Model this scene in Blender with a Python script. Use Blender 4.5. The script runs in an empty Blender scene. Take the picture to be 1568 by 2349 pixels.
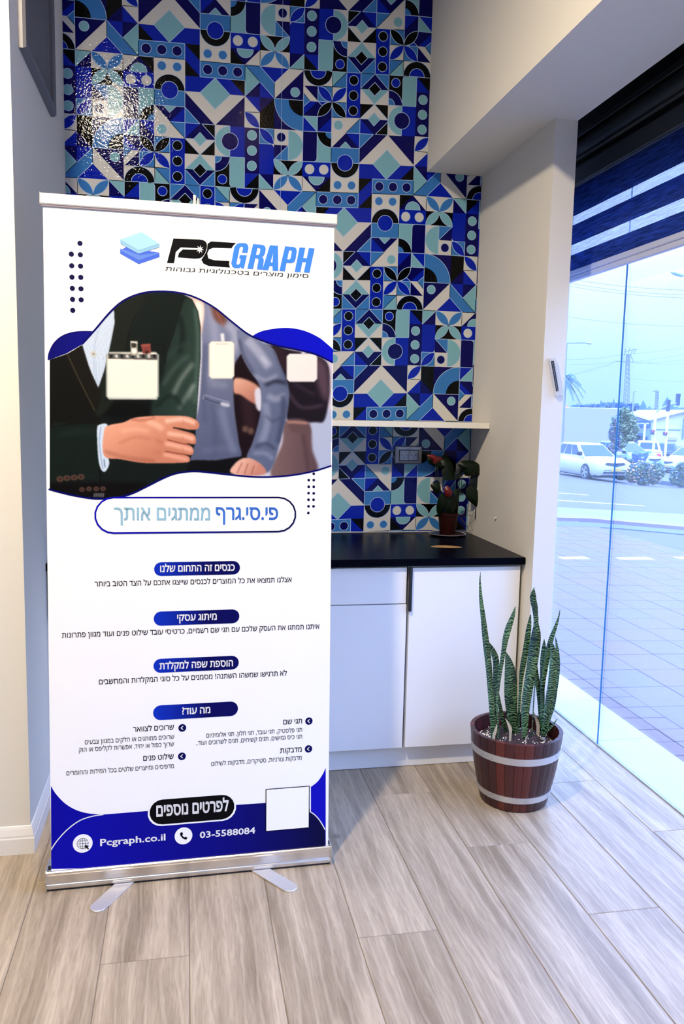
import bpy, bmesh, math, random
import numpy as np
from mathutils import Vector, Matrix
random.seed(7)
rng = np.random.default_rng(7)
scene = bpy.context.scene
COL = scene.collection

# ------------------------------------------------------------------ camera
IMG_W, IMG_H, FPX = 1568.0, 2349.0, 1864.55
CAM_H = 1.4348
FWD = Vector((0.18827599, 0.97447869, -0.12224332)).normalized()
RGT = Vector((0.98211475, -0.18702279, 0.0217509)).normalized()
UPV = RGT.cross(FWD).normalized()
EYE = Vector((0, 0, CAM_H))
cam_d = bpy.data.cameras.new('camera'); cam = bpy.data.objects.new('camera', cam_d); COL.objects.link(cam)
cam.matrix_world = Matrix(((RGT.x, UPV.x, -FWD.x, 0), (RGT.y, UPV.y, -FWD.y, 0), (RGT.z, UPV.z, -FWD.z, CAM_H), (0, 0, 0, 1)))
cam_d.sensor_fit = 'VERTICAL'; cam_d.sensor_height = 36.0; cam_d.lens = FPX / IMG_H * 36.0
cam_d.clip_start = 0.05; cam_d.clip_end = 3000
scene.camera = cam

# ------------------------------------------------------------------ sky (overcast, brighter towards the zenith)
world = bpy.data.worlds.new('overcast_sky'); scene.world = world; world.use_nodes = True
wn, wl = world.node_tree.nodes, world.node_tree.links; wn.clear()
w_tc = wn.new('ShaderNodeTexCoord'); w_sep = wn.new('ShaderNodeSeparateXYZ'); w_ramp = wn.new('ShaderNodeValToRGB')
w_bg = wn.new('ShaderNodeBackground'); w_out = wn.new('ShaderNodeOutputWorld')
wl.new(w_tc.outputs['Generated'], w_sep.inputs[0]); wl.new(w_sep.outputs['Z'], w_ramp.inputs[0])
e = w_ramp.color_ramp.elements
e[0].position = 0.0; e[0].color = (0.058, 0.094, 0.125, 1)
e[1].position = 1.0; e[1].color = (0.37, 0.51, 1.0, 1)
for pos, c in ((0.06, (0.070, 0.105, 0.135, 1)), (0.17, (0.128, 0.140, 0.172, 1)), (0.45, (0.285, 0.40, 0.88, 1))):
    k = w_ramp.color_ramp.elements.new(pos); k.color = c
wl.new(w_ramp.outputs[0], w_bg.inputs[0]); w_bg.inputs[1].default_value = 12.0
wl.new(w_bg.outputs[0], w_out.inputs[0])

# ------------------------------------------------------------------ exposure
scene.view_settings.view_transform = 'Standard'; scene.view_settings.look = 'None'
scene.view_settings.exposure = 0.0; scene.view_settings.gamma = 1.0; scene.view_settings.use_curve_mapping = False
scene.cycles.max_bounces = 8; scene.cycles.transparent_max_bounces = 16

# main dimensions (metres)
XL, XR, XBM, XP, XG, XS = -0.494, 1.3352, 1.074, 1.424, 1.786, 2.06
YB, YC, YSH, YPL, YLW = 3.7086, 3.0065, 3.4655, 2.9424, 2.6162
ZB, ZC, ZSH, ZCEIL = 2.5217, 0.873, 1.3986, 3.62
X_LEFT, Y_NEAR = -3.2, -4.0

# ------------------------------------------------------------------ lamps of the room (ceiling spots, one of them added) and window portals
LAMPS = [((-0.52, 1.08, 3.52), 420, (0.05, 2.15, 0.5), 0.07), ((0.46, 0.95, 3.52), 26, (0.6, 0.2, 0.0), 0.05),
         ((-1.75, 0.9, 3.52), 85, (-1.5, 2.0, 0.3), 0.08)]  # third spot is added to brighten the cream wall end
for k, (loc, pw, aim, rad) in enumerate(LAMPS):
    ld = bpy.data.lights.new('ceiling_spot_light', 'SPOT'); ld.energy = pw; ld.color = (1.0, 0.84, 0.62)
    ld.spot_size = math.radians(138); ld.spot_blend = 1.0; ld.shadow_soft_size = rad
    lo = bpy.data.objects.new('ceiling_spot_light', ld); COL.objects.link(lo); lo.location = loc
    lo.rotation_euler = (Vector(aim) - Vector(loc)).to_track_quat('-Z', 'Y').to_euler()
pd = bpy.data.lights.new('window_portal', 'AREA'); pd.shape = 'RECTANGLE'; pd.size = 7.6; pd.size_y = 2.7
pd.cycles.is_portal = True
po = bpy.data.objects.new('window_portal', pd); COL.objects.link(po); po.location = (XG + 0.03, -0.1, 1.35)
po.rotation_euler = Matrix(((0, 0, 1), (1, 0, 0), (0, 1, 0))).to_euler()   # -Z of the light looks into the room

# ------------------------------------------------------------------ helpers
def ray(px, py):
    return FWD + RGT * ((px - IMG_W / 2) / FPX) - UPV * ((py - IMG_H / 2) / FPX)
def on(px, py, ax, val):
    """point of the plane axis=val seen at a pixel of the photograph"""
    d = ray(px, py); t = (val - EYE[ax]) / d[ax]; return EYE + d * t
def at_depth(px, py, dep):
    return EYE + ray(px, py) * dep
def gz(x):
    """height of the outdoor ground, falling away from the shop"""
    return -0.03 - 0.026 * (x - XS) if x < 6 else (-0.132 - 0.082 * (x - 6) if x < 16 else -0.952 - 0.048 * (x - 16))
def ground(px, py):
    d = ray(px, py); lo, hi = 1.0, 400.0
    for _ in range(60):
        m = (lo + hi) / 2; q = EYE + d * m
        if q.z > gz(q.x): lo = m
        else: hi = m
    return EYE + d * lo

def mat(name, col, rough=0.5, metal=0.0, noise=None, bump=None, emit=None, coat=0.0, spec=0.5):
    m = bpy.data.materials.new(name); m.use_nodes = True
    nt = m.node_tree; b = nt.nodes['Principled BSDF']
    b.inputs['Base Color'].default_value = (*col, 1); b.inputs['Roughness'].default_value = rough
    b.inputs['Metallic'].default_value = metal; b.inputs['Coat Weight'].default_value = coat
    b.inputs['Specular IOR Level'].default_value = spec
    if noise or bump: tc = nt.nodes.new('ShaderNodeTexCoord')
    if noise:
        sc_, amt = noise
        n = nt.nodes.new('ShaderNodeTexNoise'); n.inputs['Scale'].default_value = sc_; n.inputs['Detail'].default_value = 4
        r = nt.nodes.new('ShaderNodeMapRange'); r.inputs['From Min'].default_value = .3; r.inputs['From Max'].default_value = .7
        r.inputs['To Min'].default_value = 1 - amt; r.inputs['To Max'].default_value = 1 + amt
        mx = nt.nodes.new('ShaderNodeVectorMath'); mx.operation = 'SCALE'; mx.inputs[0].default_value = col
        nt.links.new(tc.outputs['Object'], n.inputs['Vector']); nt.links.new(n.outputs['Fac'], r.inputs[0])
        nt.links.new(r.outputs[0], mx.inputs['Scale']); nt.links.new(mx.outputs[0], b.inputs['Base Color'])
    if bump:
        sc_, st = bump
        n = nt.nodes.new('ShaderNodeTexNoise'); n.inputs['Scale'].default_value = sc_; n.inputs['Detail'].default_value = 3
        bp = nt.nodes.new('ShaderNodeBump'); bp.inputs['Strength'].default_value = st; bp.inputs['Distance'].default_value = 0.002
        nt.links.new(tc.outputs['Object'], n.inputs['Vector']); nt.links.new(n.outputs['Fac'], bp.inputs['Height'])
        nt.links.new(bp.outputs[0], b.inputs['Normal'])
    if emit:
        b.inputs['Emission Color'].default_value = (*emit[0], 1); b.inputs['Emission Strength'].default_value = emit[1]
    return m

class MB:
    def __init__(s): s.v = []; s.f = []; s.mi = []
    def poly(s, pts, mi=0):
        b = len(s.v); s.v += [tuple(p) for p in pts]; s.f.append(tuple(range(b, b + len(pts)))); s.mi.append(mi); return s
    def add(s, vs, fs, mi=0):
        b = len(s.v); s.v += [tuple(p) for p in vs]; s.f += [tuple(b + i for i in f) for f in fs]; s.mi += [mi] * len(fs); return s
    def box(s, x0, x1, y0, y1, z0, z1, mi=0, bev=0.0):
        if bev <= 0:
            vs = [(x, y, z) for z in (z0, z1) for x, y in ((x0, y0), (x1, y0), (x1, y1), (x0, y1))]
            return s.add(vs, [(3, 2, 1, 0), (4, 5, 6, 7), (0, 1, 5, 4), (1, 2, 6, 5), (2, 3, 7, 6), (3, 0, 4, 7)], mi)
        c = bev
        def rg(a, z): return [(x0 + a, y0 + c + 0, z), (x0 + c, y0 + a, z), (x1 - c, y0 + a, z), (x1 - a, y0 + c, z), (x1 - a, y1 - c, z), (x1 - c, y1 - a, z), (x0 + c, y1 - a, z), (x0 + a, y1 - c, z)]
        rings = [rg(c, z0), rg(0, z0 + c), rg(0, z1 - c), rg(c, z1)]
        return s.loft(rings, mi)
    def loft(s, rings, mi=0, caps=True, closed=True):
        n = len(rings[0]); b = len(s.v)
        for r in rings: s.v += [tuple(p) for p in r]
        for i in range(len(rings) - 1):
            for j in range(n if closed else n - 1):
                k = (j + 1) % n
                s.f.append((b + i * n + j, b + i * n + k, b + (i + 1) * n + k, b + (i + 1) * n + j)); s.mi.append(mi)
        if caps:
            s.f.append(tuple(b + j for j in reversed(range(n)))); s.mi.append(mi)
            s.f.append(tuple(b + (len(rings) - 1) * n + j for j in range(n))); s.mi.append(mi)
        return s
    def lathe(s, prof, c=(0, 0, 0), seg=32, mi=0, caps=True, axis='z'):
        rings = []
        for r, z in prof:
            ring = []
            for j in range(seg):
                a = 2 * math.pi * j / seg
                if axis == 'z': ring.append((c[0] + r * math.cos(a), c[1] + r * math.sin(a), c[2] + z))
                elif axis == 'y': ring.append((c[0] + r * math.cos(a), c[1] + z, c[2] - r * math.sin(a)))
                else: ring.append((c[0] + z, c[1] + r * math.cos(a), c[2] + r * math.sin(a)))
            rings.append(ring)
        return s.loft(rings, mi, caps)
    def tube(s, pts, r, seg=8, mi=0):
        pts = [Vector(p) for p in pts]; rr = r if isinstance(r, (list, tuple)) else [r] * len(pts)
        rings = []; ref = None
        for i, p in enumerate(pts):
            t = (pts[min(i + 1, len(pts) - 1)] - pts[max(i - 1, 0)]).normalized()
            if ref is None: ref = Vector((0, 0, 1)) if abs(t.z) < .9 else Vector((1, 0, 0))
            a = t.cross(ref).normalized(); b = t.cross(a).normalized(); ref = a.cross(t) * 1.0
            rings.append([p + (a * math.cos(2 * math.pi * j / seg) + b * math.sin(2 * math.pi * j / seg)) * rr[i] for j in range(seg)])
        return s.loft(rings, mi)
    def prism(s, pts, d, mi=0):
        """extrude polygon pts by vector d"""
        d = Vector(d); return s.loft([[Vector(p) for p in pts], [Vector(p) + d for p in pts]], mi)
    def mesh(s, name, mats=None):
        me = bpy.data.meshes.new(name); me.from_pydata(s.v, [], s.f)
        for m in (mats or []): me.materials.append(m)
        if s.mi: me.polygons.foreach_set('material_index', s.mi)
        me.update(); return me
    def build(s, name, mats, parent=None, smooth=False, fixn=True, loc=None):
        if not isinstance(mats, (list, tuple)): mats = [mats]
        me = s.mesh(name, mats)
        if fixn:
            bm = bmesh.new(); bm.from_mesh(me); bmesh.ops.recalc_face_normals(bm, faces=bm.faces); bm.to_mesh(me); bm.free()
        if smooth: smooth_mesh(me)
        o = bpy.data.objects.new(name, me); COL.objects.link(o)
        if loc: o.location = loc
        if parent: o.parent = parent; o.location = Vector(o.location) - (Vector(parent.location) if parent.parent is None else Vector(parent.location) + Vector(parent.parent.location))
        return o
def smooth_mesh(me, ang=40):
    for p_ in me.polygons: p_.use_smooth = True
    me.set_sharp_from_angle(angle=math.radians(ang))
def tag(o, label=None, cat=None, group=None, kind=None):
    if label: o['label'] = label
    if cat: o['category'] = cat
    if group: o['group'] = group
    if kind: o['kind'] = kind
    return o
def empty(name, loc, label=None, cat=None, group=None, kind=None):
    o = bpy.data.objects.new(name, None); COL.objects.link(o); o.location = loc; o.empty_display_size = .1
    return tag(o, label, cat, group, kind)
def sharemesh(name, me, parent, loc):
    o = bpy.data.objects.new(name, me); COL.objects.link(o); o.parent = parent
    o.location = Vector(loc) - Vector(parent.location); return o

# ------------------------------------------------------------------ materials
M = {}
M['wall_white'] = mat('wall_white', (0.80, 0.775, 0.70), 0.75, bump=(180, .12))
M['wall_grey'] = mat('wall_grey', (0.72, 0.70, 0.66), 0.8, bump=(180, .12))
M['wall_shade'] = mat('wall_warm_grey', (0.72, 0.695, 0.64), 0.8, bump=(180, .12))
M['ceiling'] = mat('ceiling_paint', (0.78, 0.76, 0.72), 0.9)
M['skirting'] = mat('skirting_white', (0.86, 0.85, 0.82), 0.35)
M['black_top'] = mat('black_laminate', (0.0006, 0.0006, 0.004), 0.30, spec=0.045)
M['cab_white'] = mat('white_lacquer', (0.86, 0.86, 0.86), 0.32)
M['black'] = mat('black_metal', (0.006, 0.006, 0.010), 0.4)
M['shelf_white'] = mat('shelf_white', (0.80, 0.78, 0.70), 0.4)
M['alu'] = mat('brushed_aluminium', (0.78, 0.77, 0.76), 0.28, 1.0)
M['alu_bright'] = mat('bright_aluminium', (0.93, 0.92, 0.90), 0.3, 0.85)
M['steel_white'] = mat('painted_steel_foot', (0.72, 0.70, 0.69), 0.35, 0.6)
M['rail'] = mat('cream_rail', (0.86, 0.85, 0.80), 0.4, 0.2)
M['gap'] = mat('dark_gap', (0.05, 0.04, 0.06), 0.6)
M['socket'] = mat('silver_plastic', (0.24, 0.24, 0.26), 0.30, 0.6)
M['hole'] = mat('hole_black', (0.002, 0.002, 0.002), 0.8)

def wood_floor():
    m = bpy.data.materials.new('wood_plank'); m.use_nodes = True; nt = m.node_tree; N = nt.nodes; L = nt.links
    b = N['Principled BSDF']; tc = N.new('ShaderNodeTexCoord'); oi = N.new('ShaderNodeObjectInfo')
    off = N.new('ShaderNodeVectorMath'); off.operation = 'SCALE'; off.inputs[0].default_value = (37.0, 91.0, 13.0)
    L.new(oi.outputs['Random'], off.inputs['Scale'])
    add = N.new('ShaderNodeVectorMath'); add.operation = 'ADD'
    L.new(tc.outputs['Object'], add.inputs[0]); L.new(off.outputs[0], add.inputs[1])
    mp = N.new('ShaderNodeMapping'); mp.inputs['Scale'].default_value = (14, 1.3, 1); L.new(add.outputs[0], mp.inputs[0])
    n1 = N.new('ShaderNodeTexNoise'); n1.inputs['Scale'].default_value = 1.0; n1.inputs['Detail'].default_value = 5; n1.inputs['Distortion'].default_value = .6
    L.new(mp.outputs[0], n1.inputs['Vector'])
    mp2 = N.new('ShaderNodeMapping'); mp2.inputs['Scale'].default_value = (150, 9, 1); L.new(add.outputs[0], mp2.inputs[0])
    n2 = N.new('ShaderNodeTexNoise'); n2.inputs['Scale'].default_value = 1.0; n2.inputs['Detail'].default_value = 6; n2.inputs['Distortion'].default_value = 1.4
    L.new(mp2.outputs[0], n2.inputs['Vector'])
    mp3 = N.new('ShaderNodeMapping'); mp3.inputs['Scale'].default_value = (3.2, .9, 1); L.new(add.outputs[0], mp3.inputs[0])
    wv = N.new('ShaderNodeTexWave'); wv.inputs['Scale'].default_value = 2.6; wv.inputs['Distortion'].default_value = 5; wv.inputs['Detail'].default_value = 3
    wv.bands_direction = 'X'; L.new(mp3.outputs[0], wv.inputs['Vector'])
    r1 = N.new('ShaderNodeValToRGB'); E = r1.color_ramp.elements
    E[0].position = .30; E[0].color = (0.225, 0.172, 0.112, 1); E[1].position = .68; E[1].color = (0.45, 0.365, 0.26, 1)
    L.new(n1.outputs['Fac'], r1.inputs[0])
    r2 = N.new('ShaderNodeMapRange'); r2.inputs['From Min'].default_value = .35; r2.inputs['From Max'].default_value = .65; r2.inputs['To Min'].default_value = .84; r2.inputs['To Max'].default_value = 1.12
    L.new(n2.outputs['Fac'], r2.inputs[0])
    sc_ = N.new('ShaderNodeVectorMath'); sc_.operation = 'SCALE'; L.new(r1.outputs[0], sc_.inputs[0]); L.new(r2.outputs[0], sc_.inputs['Scale'])
    r3 = N.new('ShaderNodeMapRange'); r3.inputs['From Min'].default_value = .86; r3.inputs['From Max'].default_value = 1.0; r3.inputs['To Min'].default_value = 0; r3.inputs['To Max'].default_value = .20
    L.new(wv.outputs['Fac'], r3.inputs[0])
    mix = N.new('ShaderNodeMix'); mix.data_type = 'RGBA'; mix.inputs['B'].default_value = (0.62, 0.53, 0.40, 1)
    L.new(r3.outputs[0], mix.inputs['Factor']); L.new(sc_.outputs[0], mix.inputs['A'])
    # knots
    vo = N.new('ShaderNodeTexVoronoi'); vo.inputs['Scale'].default_value = 2.6; L.new(add.outputs[0], vo.inputs['Vector'])
    r4 = N.new('ShaderNodeMapRange'); r4.inputs['From Min'].default_value = .015; r4.inputs['From Max'].default_value = .055; r4.inputs['To Min'].default_value = .55; r4.inputs['To Max'].default_value = 1
    L.new(vo.outputs['Distance'], r4.inputs[0])
    s2 = N.new('ShaderNodeVectorMath'); s2.operation = 'SCALE'; L.new(mix.outputs['Result'], s2.inputs[0]); L.new(r4.outputs[0], s2.inputs['Scale'])
    L.new(s2.outputs[0], b.inputs['Base Color']); b.inputs['Roughness'].default_value = .36; b.inputs['Specular IOR Level'].default_value = .4
    bp = N.new('ShaderNodeBump'); bp.inputs['Strength'].default_value = .18; bp.inputs['Distance'].default_value = .002
    L.new(n2.outputs['Fac'], bp.inputs['Height']); L.new(bp.outputs[0], b.inputs['Normal'])
    return m
M['plank'] = wood_floor()
M['grout'] = mat('grout', (0.20, 0.16, 0.12), .9)

# ------------------------------------------------------------------ room shell
def struct(o, label=None): o['kind'] = 'structure'; (label and tag(o, label)); return o
fl = MB().box(X_LEFT, XG + .002, Y_NEAR, YB + .1, -0.12, -0.0016).build('floor', M['grout']); struct(fl, 'greyish oak wood-look plank floor of the shop')
PW, P0 = 0.2279, 0.0064
def plank_obj(x0, x1, y0, y1):
    b = MB().box(-(x1 - x0) / 2, (x1 - x0) / 2, -(y1 - y0) / 2, (y1 - y0) / 2, -0.010, 0.0, bev=0.0012)
    o = b.build('plank', M['plank'], fl, loc=((x0 + x1) / 2, (y0 + y1) / 2, 0)); return o
for k in range(-9, 8):
    x0 = P0 + k * PW + .0011; x1 = x0 + PW - .0022
    if k == 7: x1 = XG - .004
    j = 2.835 - .405 * ((k + 3) % 3)
    ys = [j + 1.215 * n for n in range(-3, 3)]
    for a, b_ in zip(ys[:-1], ys[1:]):
        a = max(a, 0.2); b_ = min(b_, YB)
        if b_ - a < .06: continue
        cx = (x0 + x1) / 2
        if x0 < XL and b_ > YLW + .2:
            if x1 <= XL - .02:
                b_ = min(b_, YLW - .014)
        if b_ - a < .06: continue
        plank_obj(x0, x1, a + .0011, b_ - .0011)
# plain boards behind the camera, one piece of floor
MB().box(X_LEFT, XG - .004, Y_NEAR, 0.195, -.01, 0).build('rear_floor', M['plank'], fl)

wb = MB().box(XL - .2, XG + .012, YB, YB + .15, -.02, ZCEIL).build('wall_back', M['wall_grey']); struct(wb, 'back wall of the niche behind the patterned wallpaper')
wl_ = MB().box(X_LEFT, XL, YLW, YB + .15, -.02, ZCEIL).build('wall_left', M['wall_white']); struct(wl_, 'cream end and grey side of the thick wall at the left edge')
wr = MB().box(XR, XP, YPL, YB + .002, -.02, ZB).build('wall_right', M['wall_shade']); struct(wr, 'white pillar wall between the niche and the shop window')
bmn = MB().box(XBM, XP, Y_NEAR, YB + .002, ZB, ZCEIL).build('trim_1', M['wall_shade']); struct(bmn, 'dropped white ceiling beam running along the window')
cl = MB().box(X_LEFT - .1, XG + .3, Y_NEAR - .1, YB + .15, ZCEIL, ZCEIL + .1).build('ceiling', M['ceiling']); struct(cl)
struct(MB().box(X_LEFT - .1, X_LEFT, Y_NEAR, YLW, -.02, ZCEIL).build('wall_far_left', M['wall_white']))
struct(MB().box(X_LEFT, XG + .3, Y_NEAR - .1, Y_NEAR, -.02, ZCEIL).build('wall_near', M['wall_white']))
struct(MB().box(XG - .03, XG + .25, Y_NEAR, YB + .002, 2.72, ZCEIL).build('trim_2', M['wall_grey']), 'lintel above the shop window')
# skirting of the left wall: ogee profile along both faces
SK = [(0, 0), (.013, 0), (.013, .052), (.011, .056), (.011, .062), (.006, .082), (.003, .090), (0, .092)]
sb = MB()
ra = [Vector((X_LEFT, YLW - o_, z)) for o_, z in SK]; rb = [Vector((XL + o_, YLW - o_, z)) for o_, z in SK]; rc = [Vector((XL + o_, YB, z)) for o_, z in SK]
sb.loft([ra, rb, rc]); bo = sb.build('baseboard_left', M['skirting']); struct(bo, 'white moulded skirting round the foot of the left wall')

# wall vent high on the left wall
M['vent_fin'] = mat('vent_fin_grey', (0.40, 0.38, 0.41), .45, .1); M['vent_frame'] = mat('vent_grey', (0.17, 0.165, 0.18), .45, .2); M['vent_dark'] = mat('vent_dark', (0.004, 0.004, 0.01), .8)
vx = XL; vy0, vy1, vz0, vz1 = 2.745, 3.345, 2.505, 3.25
vent = empty('wall_vent', (vx, (vy0 + vy1) / 2, vz0), 'grey framed air vent with slanted fins high on the left wall', 'vent')
fr = MB(); t_ = .022; w_ = .035
outer = [(vy0, vz0), (vy1, vz0), (vy1, vz1), (vy0, vz1)]; inner = [(vy0 + w_, vz0 + w_), (vy1 - w_, vz0 + w_), (vy1 - w_, vz1 - w_), (vy0 + w_, vz1 - w_)]
def rect(pts, x): return [Vector((x, a, b)) for a, b in pts]
fr.loft([rect(outer, vx + .0005), rect(outer, vx + t_ * .6), rect([(a + (.006 if a < 3 else -.006), b + (.006 if b < 2.8 else -.006)) for a, b in outer], vx + t_), rect(inner, vx + t_ * .8), rect(inner, vx + .001)], caps=False)
fr.build('vent_frame', M['vent_frame'], vent)
MB().box(vx + .0005, vx + .002, vy0 + w_, vy1 - w_, vz0 + w_, vz1 - w_).build('backing', M['vent_dark'], vent)
fin_me = MB().prism([(.0025, vy0 + w_, 0), (.0038, vy0 + w_, -.0004), (.0038, vy0 + w_, .0022), (.0025, vy0 + w_, .0026)], (0, vy1 - vy0 - 2 * w_, 0)).mesh('fin', [M['vent_fin']])
nf = 92
for i in range(nf):
    z = vz0 + w_ + .010 + (vz1 - vz0 - 2 * w_ - .015) * i / (nf - 1)
    o = bpy.data.objects.new('fin', fin_me); COL.objects.link(o); o.parent = vent; o.location = (vx + .003 - vent.location.x, -vent.location.y, z - vent.location.z)
# ------------------------------------------------------------------ patterned wallpaper: flat print, one mesh of coloured figures
PAL = {'W': (0.56, 0.56, 0.545), 'N': (0.002, 0.002, 0.085), 'B': (0.002, 0.014, 0.36), 'K': (0.0012, 0.0012, 0.0015), 'M': (0.035, 0.165, 0.46), 'T': (0.18, 0.40, 0.48), 'L': (0.36, 0.50, 0.72)}
def paper(name, col):
    m = mat(name, col, .30, bump=None, coat=0.0, spec=.15); nt = m.node_tree; b = nt.nodes['Principled BSDF']
    tc = nt.nodes.new('ShaderNodeTexCoord'); n = nt.nodes.new('ShaderNodeTexNoise'); n.inputs['Scale'].default_value = 100; n.inputs['Detail'].default_value = 2
    bp = nt.nodes.new('ShaderNodeBump'); bp.inputs['Strength'].default_value = .20; bp.inputs['Distance'].default_value = .004
    nt.links.new(tc.outputs['Object'], n.inputs[0]); nt.links.new(n.outputs['Fac'], bp.inputs['Height']); nt.links.new(bp.outputs[0], b.inputs['Normal'])
    b.inputs['Roughness'].default_value = .06
    return m
KEYS = 'WNBKMTL'; PM = [paper('paper_' + k, PAL[k]) for k in KEYS]
def arc(cx, cy, r, a0, a1, n=14): return [(cx + r * math.cos(math.radians(a0 + (a1 - a0) * i / n)), cy + r * math.sin(math.radians(a0 + (a1 - a0) * i / n))) for i in range(n + 1)]
def disc(cx, cy, r): return arc(cx, cy, r, 0, 345, 23)
def leaf(x0, y0, x1, y1):
    """lens between two quarter arcs of a cell, tips at opposite corners"""
    a = math.degrees(math.atan2(y1 - y0, x1 - x0)); L_ = math.hypot(x1 - x0, y1 - y0); pts = []
    for s in (1, -1):
        for i in range(9):
            t = i / 8; th = math.radians(-45 + 90 * t); u = (math.sin(th) / math.sin(math.radians(45)) + 1) / 2 * L_
            v = (math.cos(th) - math.cos(math.radians(45))) * L_ * .7071 * s
            if s < 0: u = L_ - u
            if s < 0 and i in (0, 8): continue
            pts.append((u, v))
    ca, sa = math.cos(math.radians(a)), math.sin(math.radians(a))
    return [(x0 + u * ca - v * sa, y0 + u * sa + v * ca) for u, v in pts]
def R(x0, y0, x1, y1): return [(x0, y0), (x1, y0), (x1, y1), (x0, y1)]
S = []   # (colour, polygon, level) in cells of one 12 x 8 repeat, y down
def s(c, pts, lv=1): S.append((c, pts, lv))
s('T', [(0,0),(1,1),(0,2)]); s('M', [(0,0),(1,0),(2,1),(2,2)]); s('B', [(1,0),(3,0),(2,1)])
s('N', [(0,2),(1,1),(1,2)]); s('B', [(1,1),(2,2),(1,2)]); s('W', [(3,0),(4,0),(2,2),(2,1)]); s('N', [(4,0),(4,2),(2,2)]); s('T', disc(3.42,1.5,.31), 2)
s('W', [(0,2),(1,3),(0,3)]); s('B', [(0,2),(1,2),(1,3)]); s('W', R(0,3,1,4)); s('B', leaf(0,3,1,4), 2)
s('N', [(1,2),(2,2),(1,3)]); s('K', [(1,3),(2,2),(2,4),(1,4)])
s('N', R(2,2,4,4)); s('M', arc(4,2,2,90,180) + arc(4,2,1,180,90), 2); s('K', [(4,2)] + arc(4,2,1,90,180), 2)
s('N', R(0,4,1,7))
for i in range(3): s('T', disc(.5,4.5+i,.32), 2); s('K', disc(7.5,.5+i,.32), 2); s('N', disc(9.5+i,7.5,.32), 2)
s('M', R(1,4,2,5)); s('B', leaf(1,4,2,5), 2); s('B', [(1,5),(1.75,5)] + arc(1.75,5.25,.25,-90,0,5) + [(2,7),(1,7)])
s('W', R(2,4,3,5)); s('N', disc(2.5,4.5,.31), 2); s('N', [(2,5),(3,5),(2,6)]); s('M', [(3,5),(3,6),(2,6)])
s('W', R(3,4,4,6)); s('T', arc(3,5,.98,-90,90,20), 2)
s('K', R(2,6,4,7)); s('T', leaf(2,6,3,7), 2); s('T', leaf(4,6,3,7), 2)
s('W', R(2,7,4,8)); s('M', leaf(3,7,2,8), 2); s('M', leaf(3,7,4,8), 2)
s('W', R(4,0,6,1)); s('K', arc(5,0,1,0,180,24), 2); s('B', arc(5,0,.54,0,180,16), 3)
s('T', [(6,0),(7,0),(6,1)]); s('M', [(7,0),(7,1),(6,1)]); s('B', R(7,0,8,3))
s('N', [(4,1),(5,1),(5,2)]); s('W', [(4,1),(5,2),(4.45,2),(4,1.5)]); s('M', [(4,1.5),(4.45,2),(4,2.4)]); s('B', [(4.45,2),(5,2),(4,2.92),(4,2.4)]); s('N', [(5,2),(5,3),(4,3),(4,2.92)])
s('M', R(5,1,6,2)); s('B', leaf(5,1,6,2), 2); s('W', R(6,1,7,2)); s('B', leaf(7,1,6,2), 2)
s('N', R(5,2,6,3)); s('B', [(5,2),(5.3,2.25),(5.7,2)], 1.5); s('K', leaf(6,2,5,3), 2); s('M', R(6,2,7,3)); s('K', leaf(6,2,7,3), 2)
s('T', [(4,3),(5,3),(5,4)]); s('B', [(4,3),(5,4),(4,4)]); s('N', [(5,3),(6,3),(5,4)]); s('B', [(6,3),(6,4),(5,4)])
s('T', R(4,4,6,6)); s('N', [(4,4),(5,4),(5,5.75)] + arc(4.75,5.75,.25,0,90,5) + [(4,6)], 2)
s('K', [(5,4)] + arc(6,4,1,180,90) + arc(6,4,.46,90,180), 2); s('M', [(6,4)] + arc(6,4,.46,90,180), 2)
s('W', [(6,3),(8,3),(6,5)]); s('T', disc(6.47,3.5,.31), 2); s('M', [(8,3),(8,4),(7,4)]); s('B', [(7,4),(8,4),(8,5)]); s('N', [(6,5),(7,4),(8,5)]); s('T', [(7,4.58),(7.42,5),(6.58,5)], 2)
s('M', [(8,4),(9,4),(8,5)]); s('B', [(8,3),(9,4),(8,4)])
s('M', R(8,0,10,1)); s('W', R(8,1,10,2)); s('N', [(8,1),(9,0),(10,1)], 2); s('T', [(8,1),(8.55,1),(9,1.45),(9.45,1),(10,1),(9,2)], 2); s('K', [(9,.55),(9.45,1),(9,1.45),(8.55,1)], 3)
s('K', R(8,2,10,3)); s('W', [(8,3),(9,2),(10,3),(9.45,3),(9,2.55),(8.55,3)], 2)
s('N', [(8,3),(10,3),(10,4),(9,4)]); s('K', [(9.12,4),(10,3.12),(10,4)], 2); s('T', [(9,2.55),(9.42,3),(9,3.45),(8.58,3)], 3)
s('K', R(10,0,11,2)); s('B', disc(10.5,.5,.31), 2); s('N', [(10,2)] + arc(10,2,1,-90,0), 2); s('M', [(10,2)] + arc(10,2,.45,-90,0), 3)
s('K', R(11,0,12,2)); s('T', [(12,0),(12,2),(11,2),(11,.25)] + arc(11.25,.25,.25,180,270,5), 2)
s('W', R(10,2,11,4)); s('T', arc(11,3,.98,90,270,20), 2); s('B', R(11,2,12,4)); s('N', disc(11,3,.56), 3)
s('N', [(8,5),(9,4),(10,4),(8,6)]); s('N', [(10,4),(12,4),(12,6)]); s('W', [(8,6),(10,4),(12,6),(11,6),(10,5),(9,6)]); s('T', [(10,5),(11,6),(10,7),(9,6)], 2)
s('B', [(8,6),(9,6),(10,7),(8,7)]); s('B', [(11,6),(12,6),(11,7),(10,7)]); s('K', [(12,6),(12,7),(11,7)])
s('M', R(6,5,8,6)); s('W', R(6,6,8,8)); s('K', arc(7,6,1,0,180,24), 2); s('B', disc(7,6,.55), 3); s('M', disc(6.5,7.5,.29), 2); s('M', disc(7.5,7.5,.29), 2)
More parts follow.
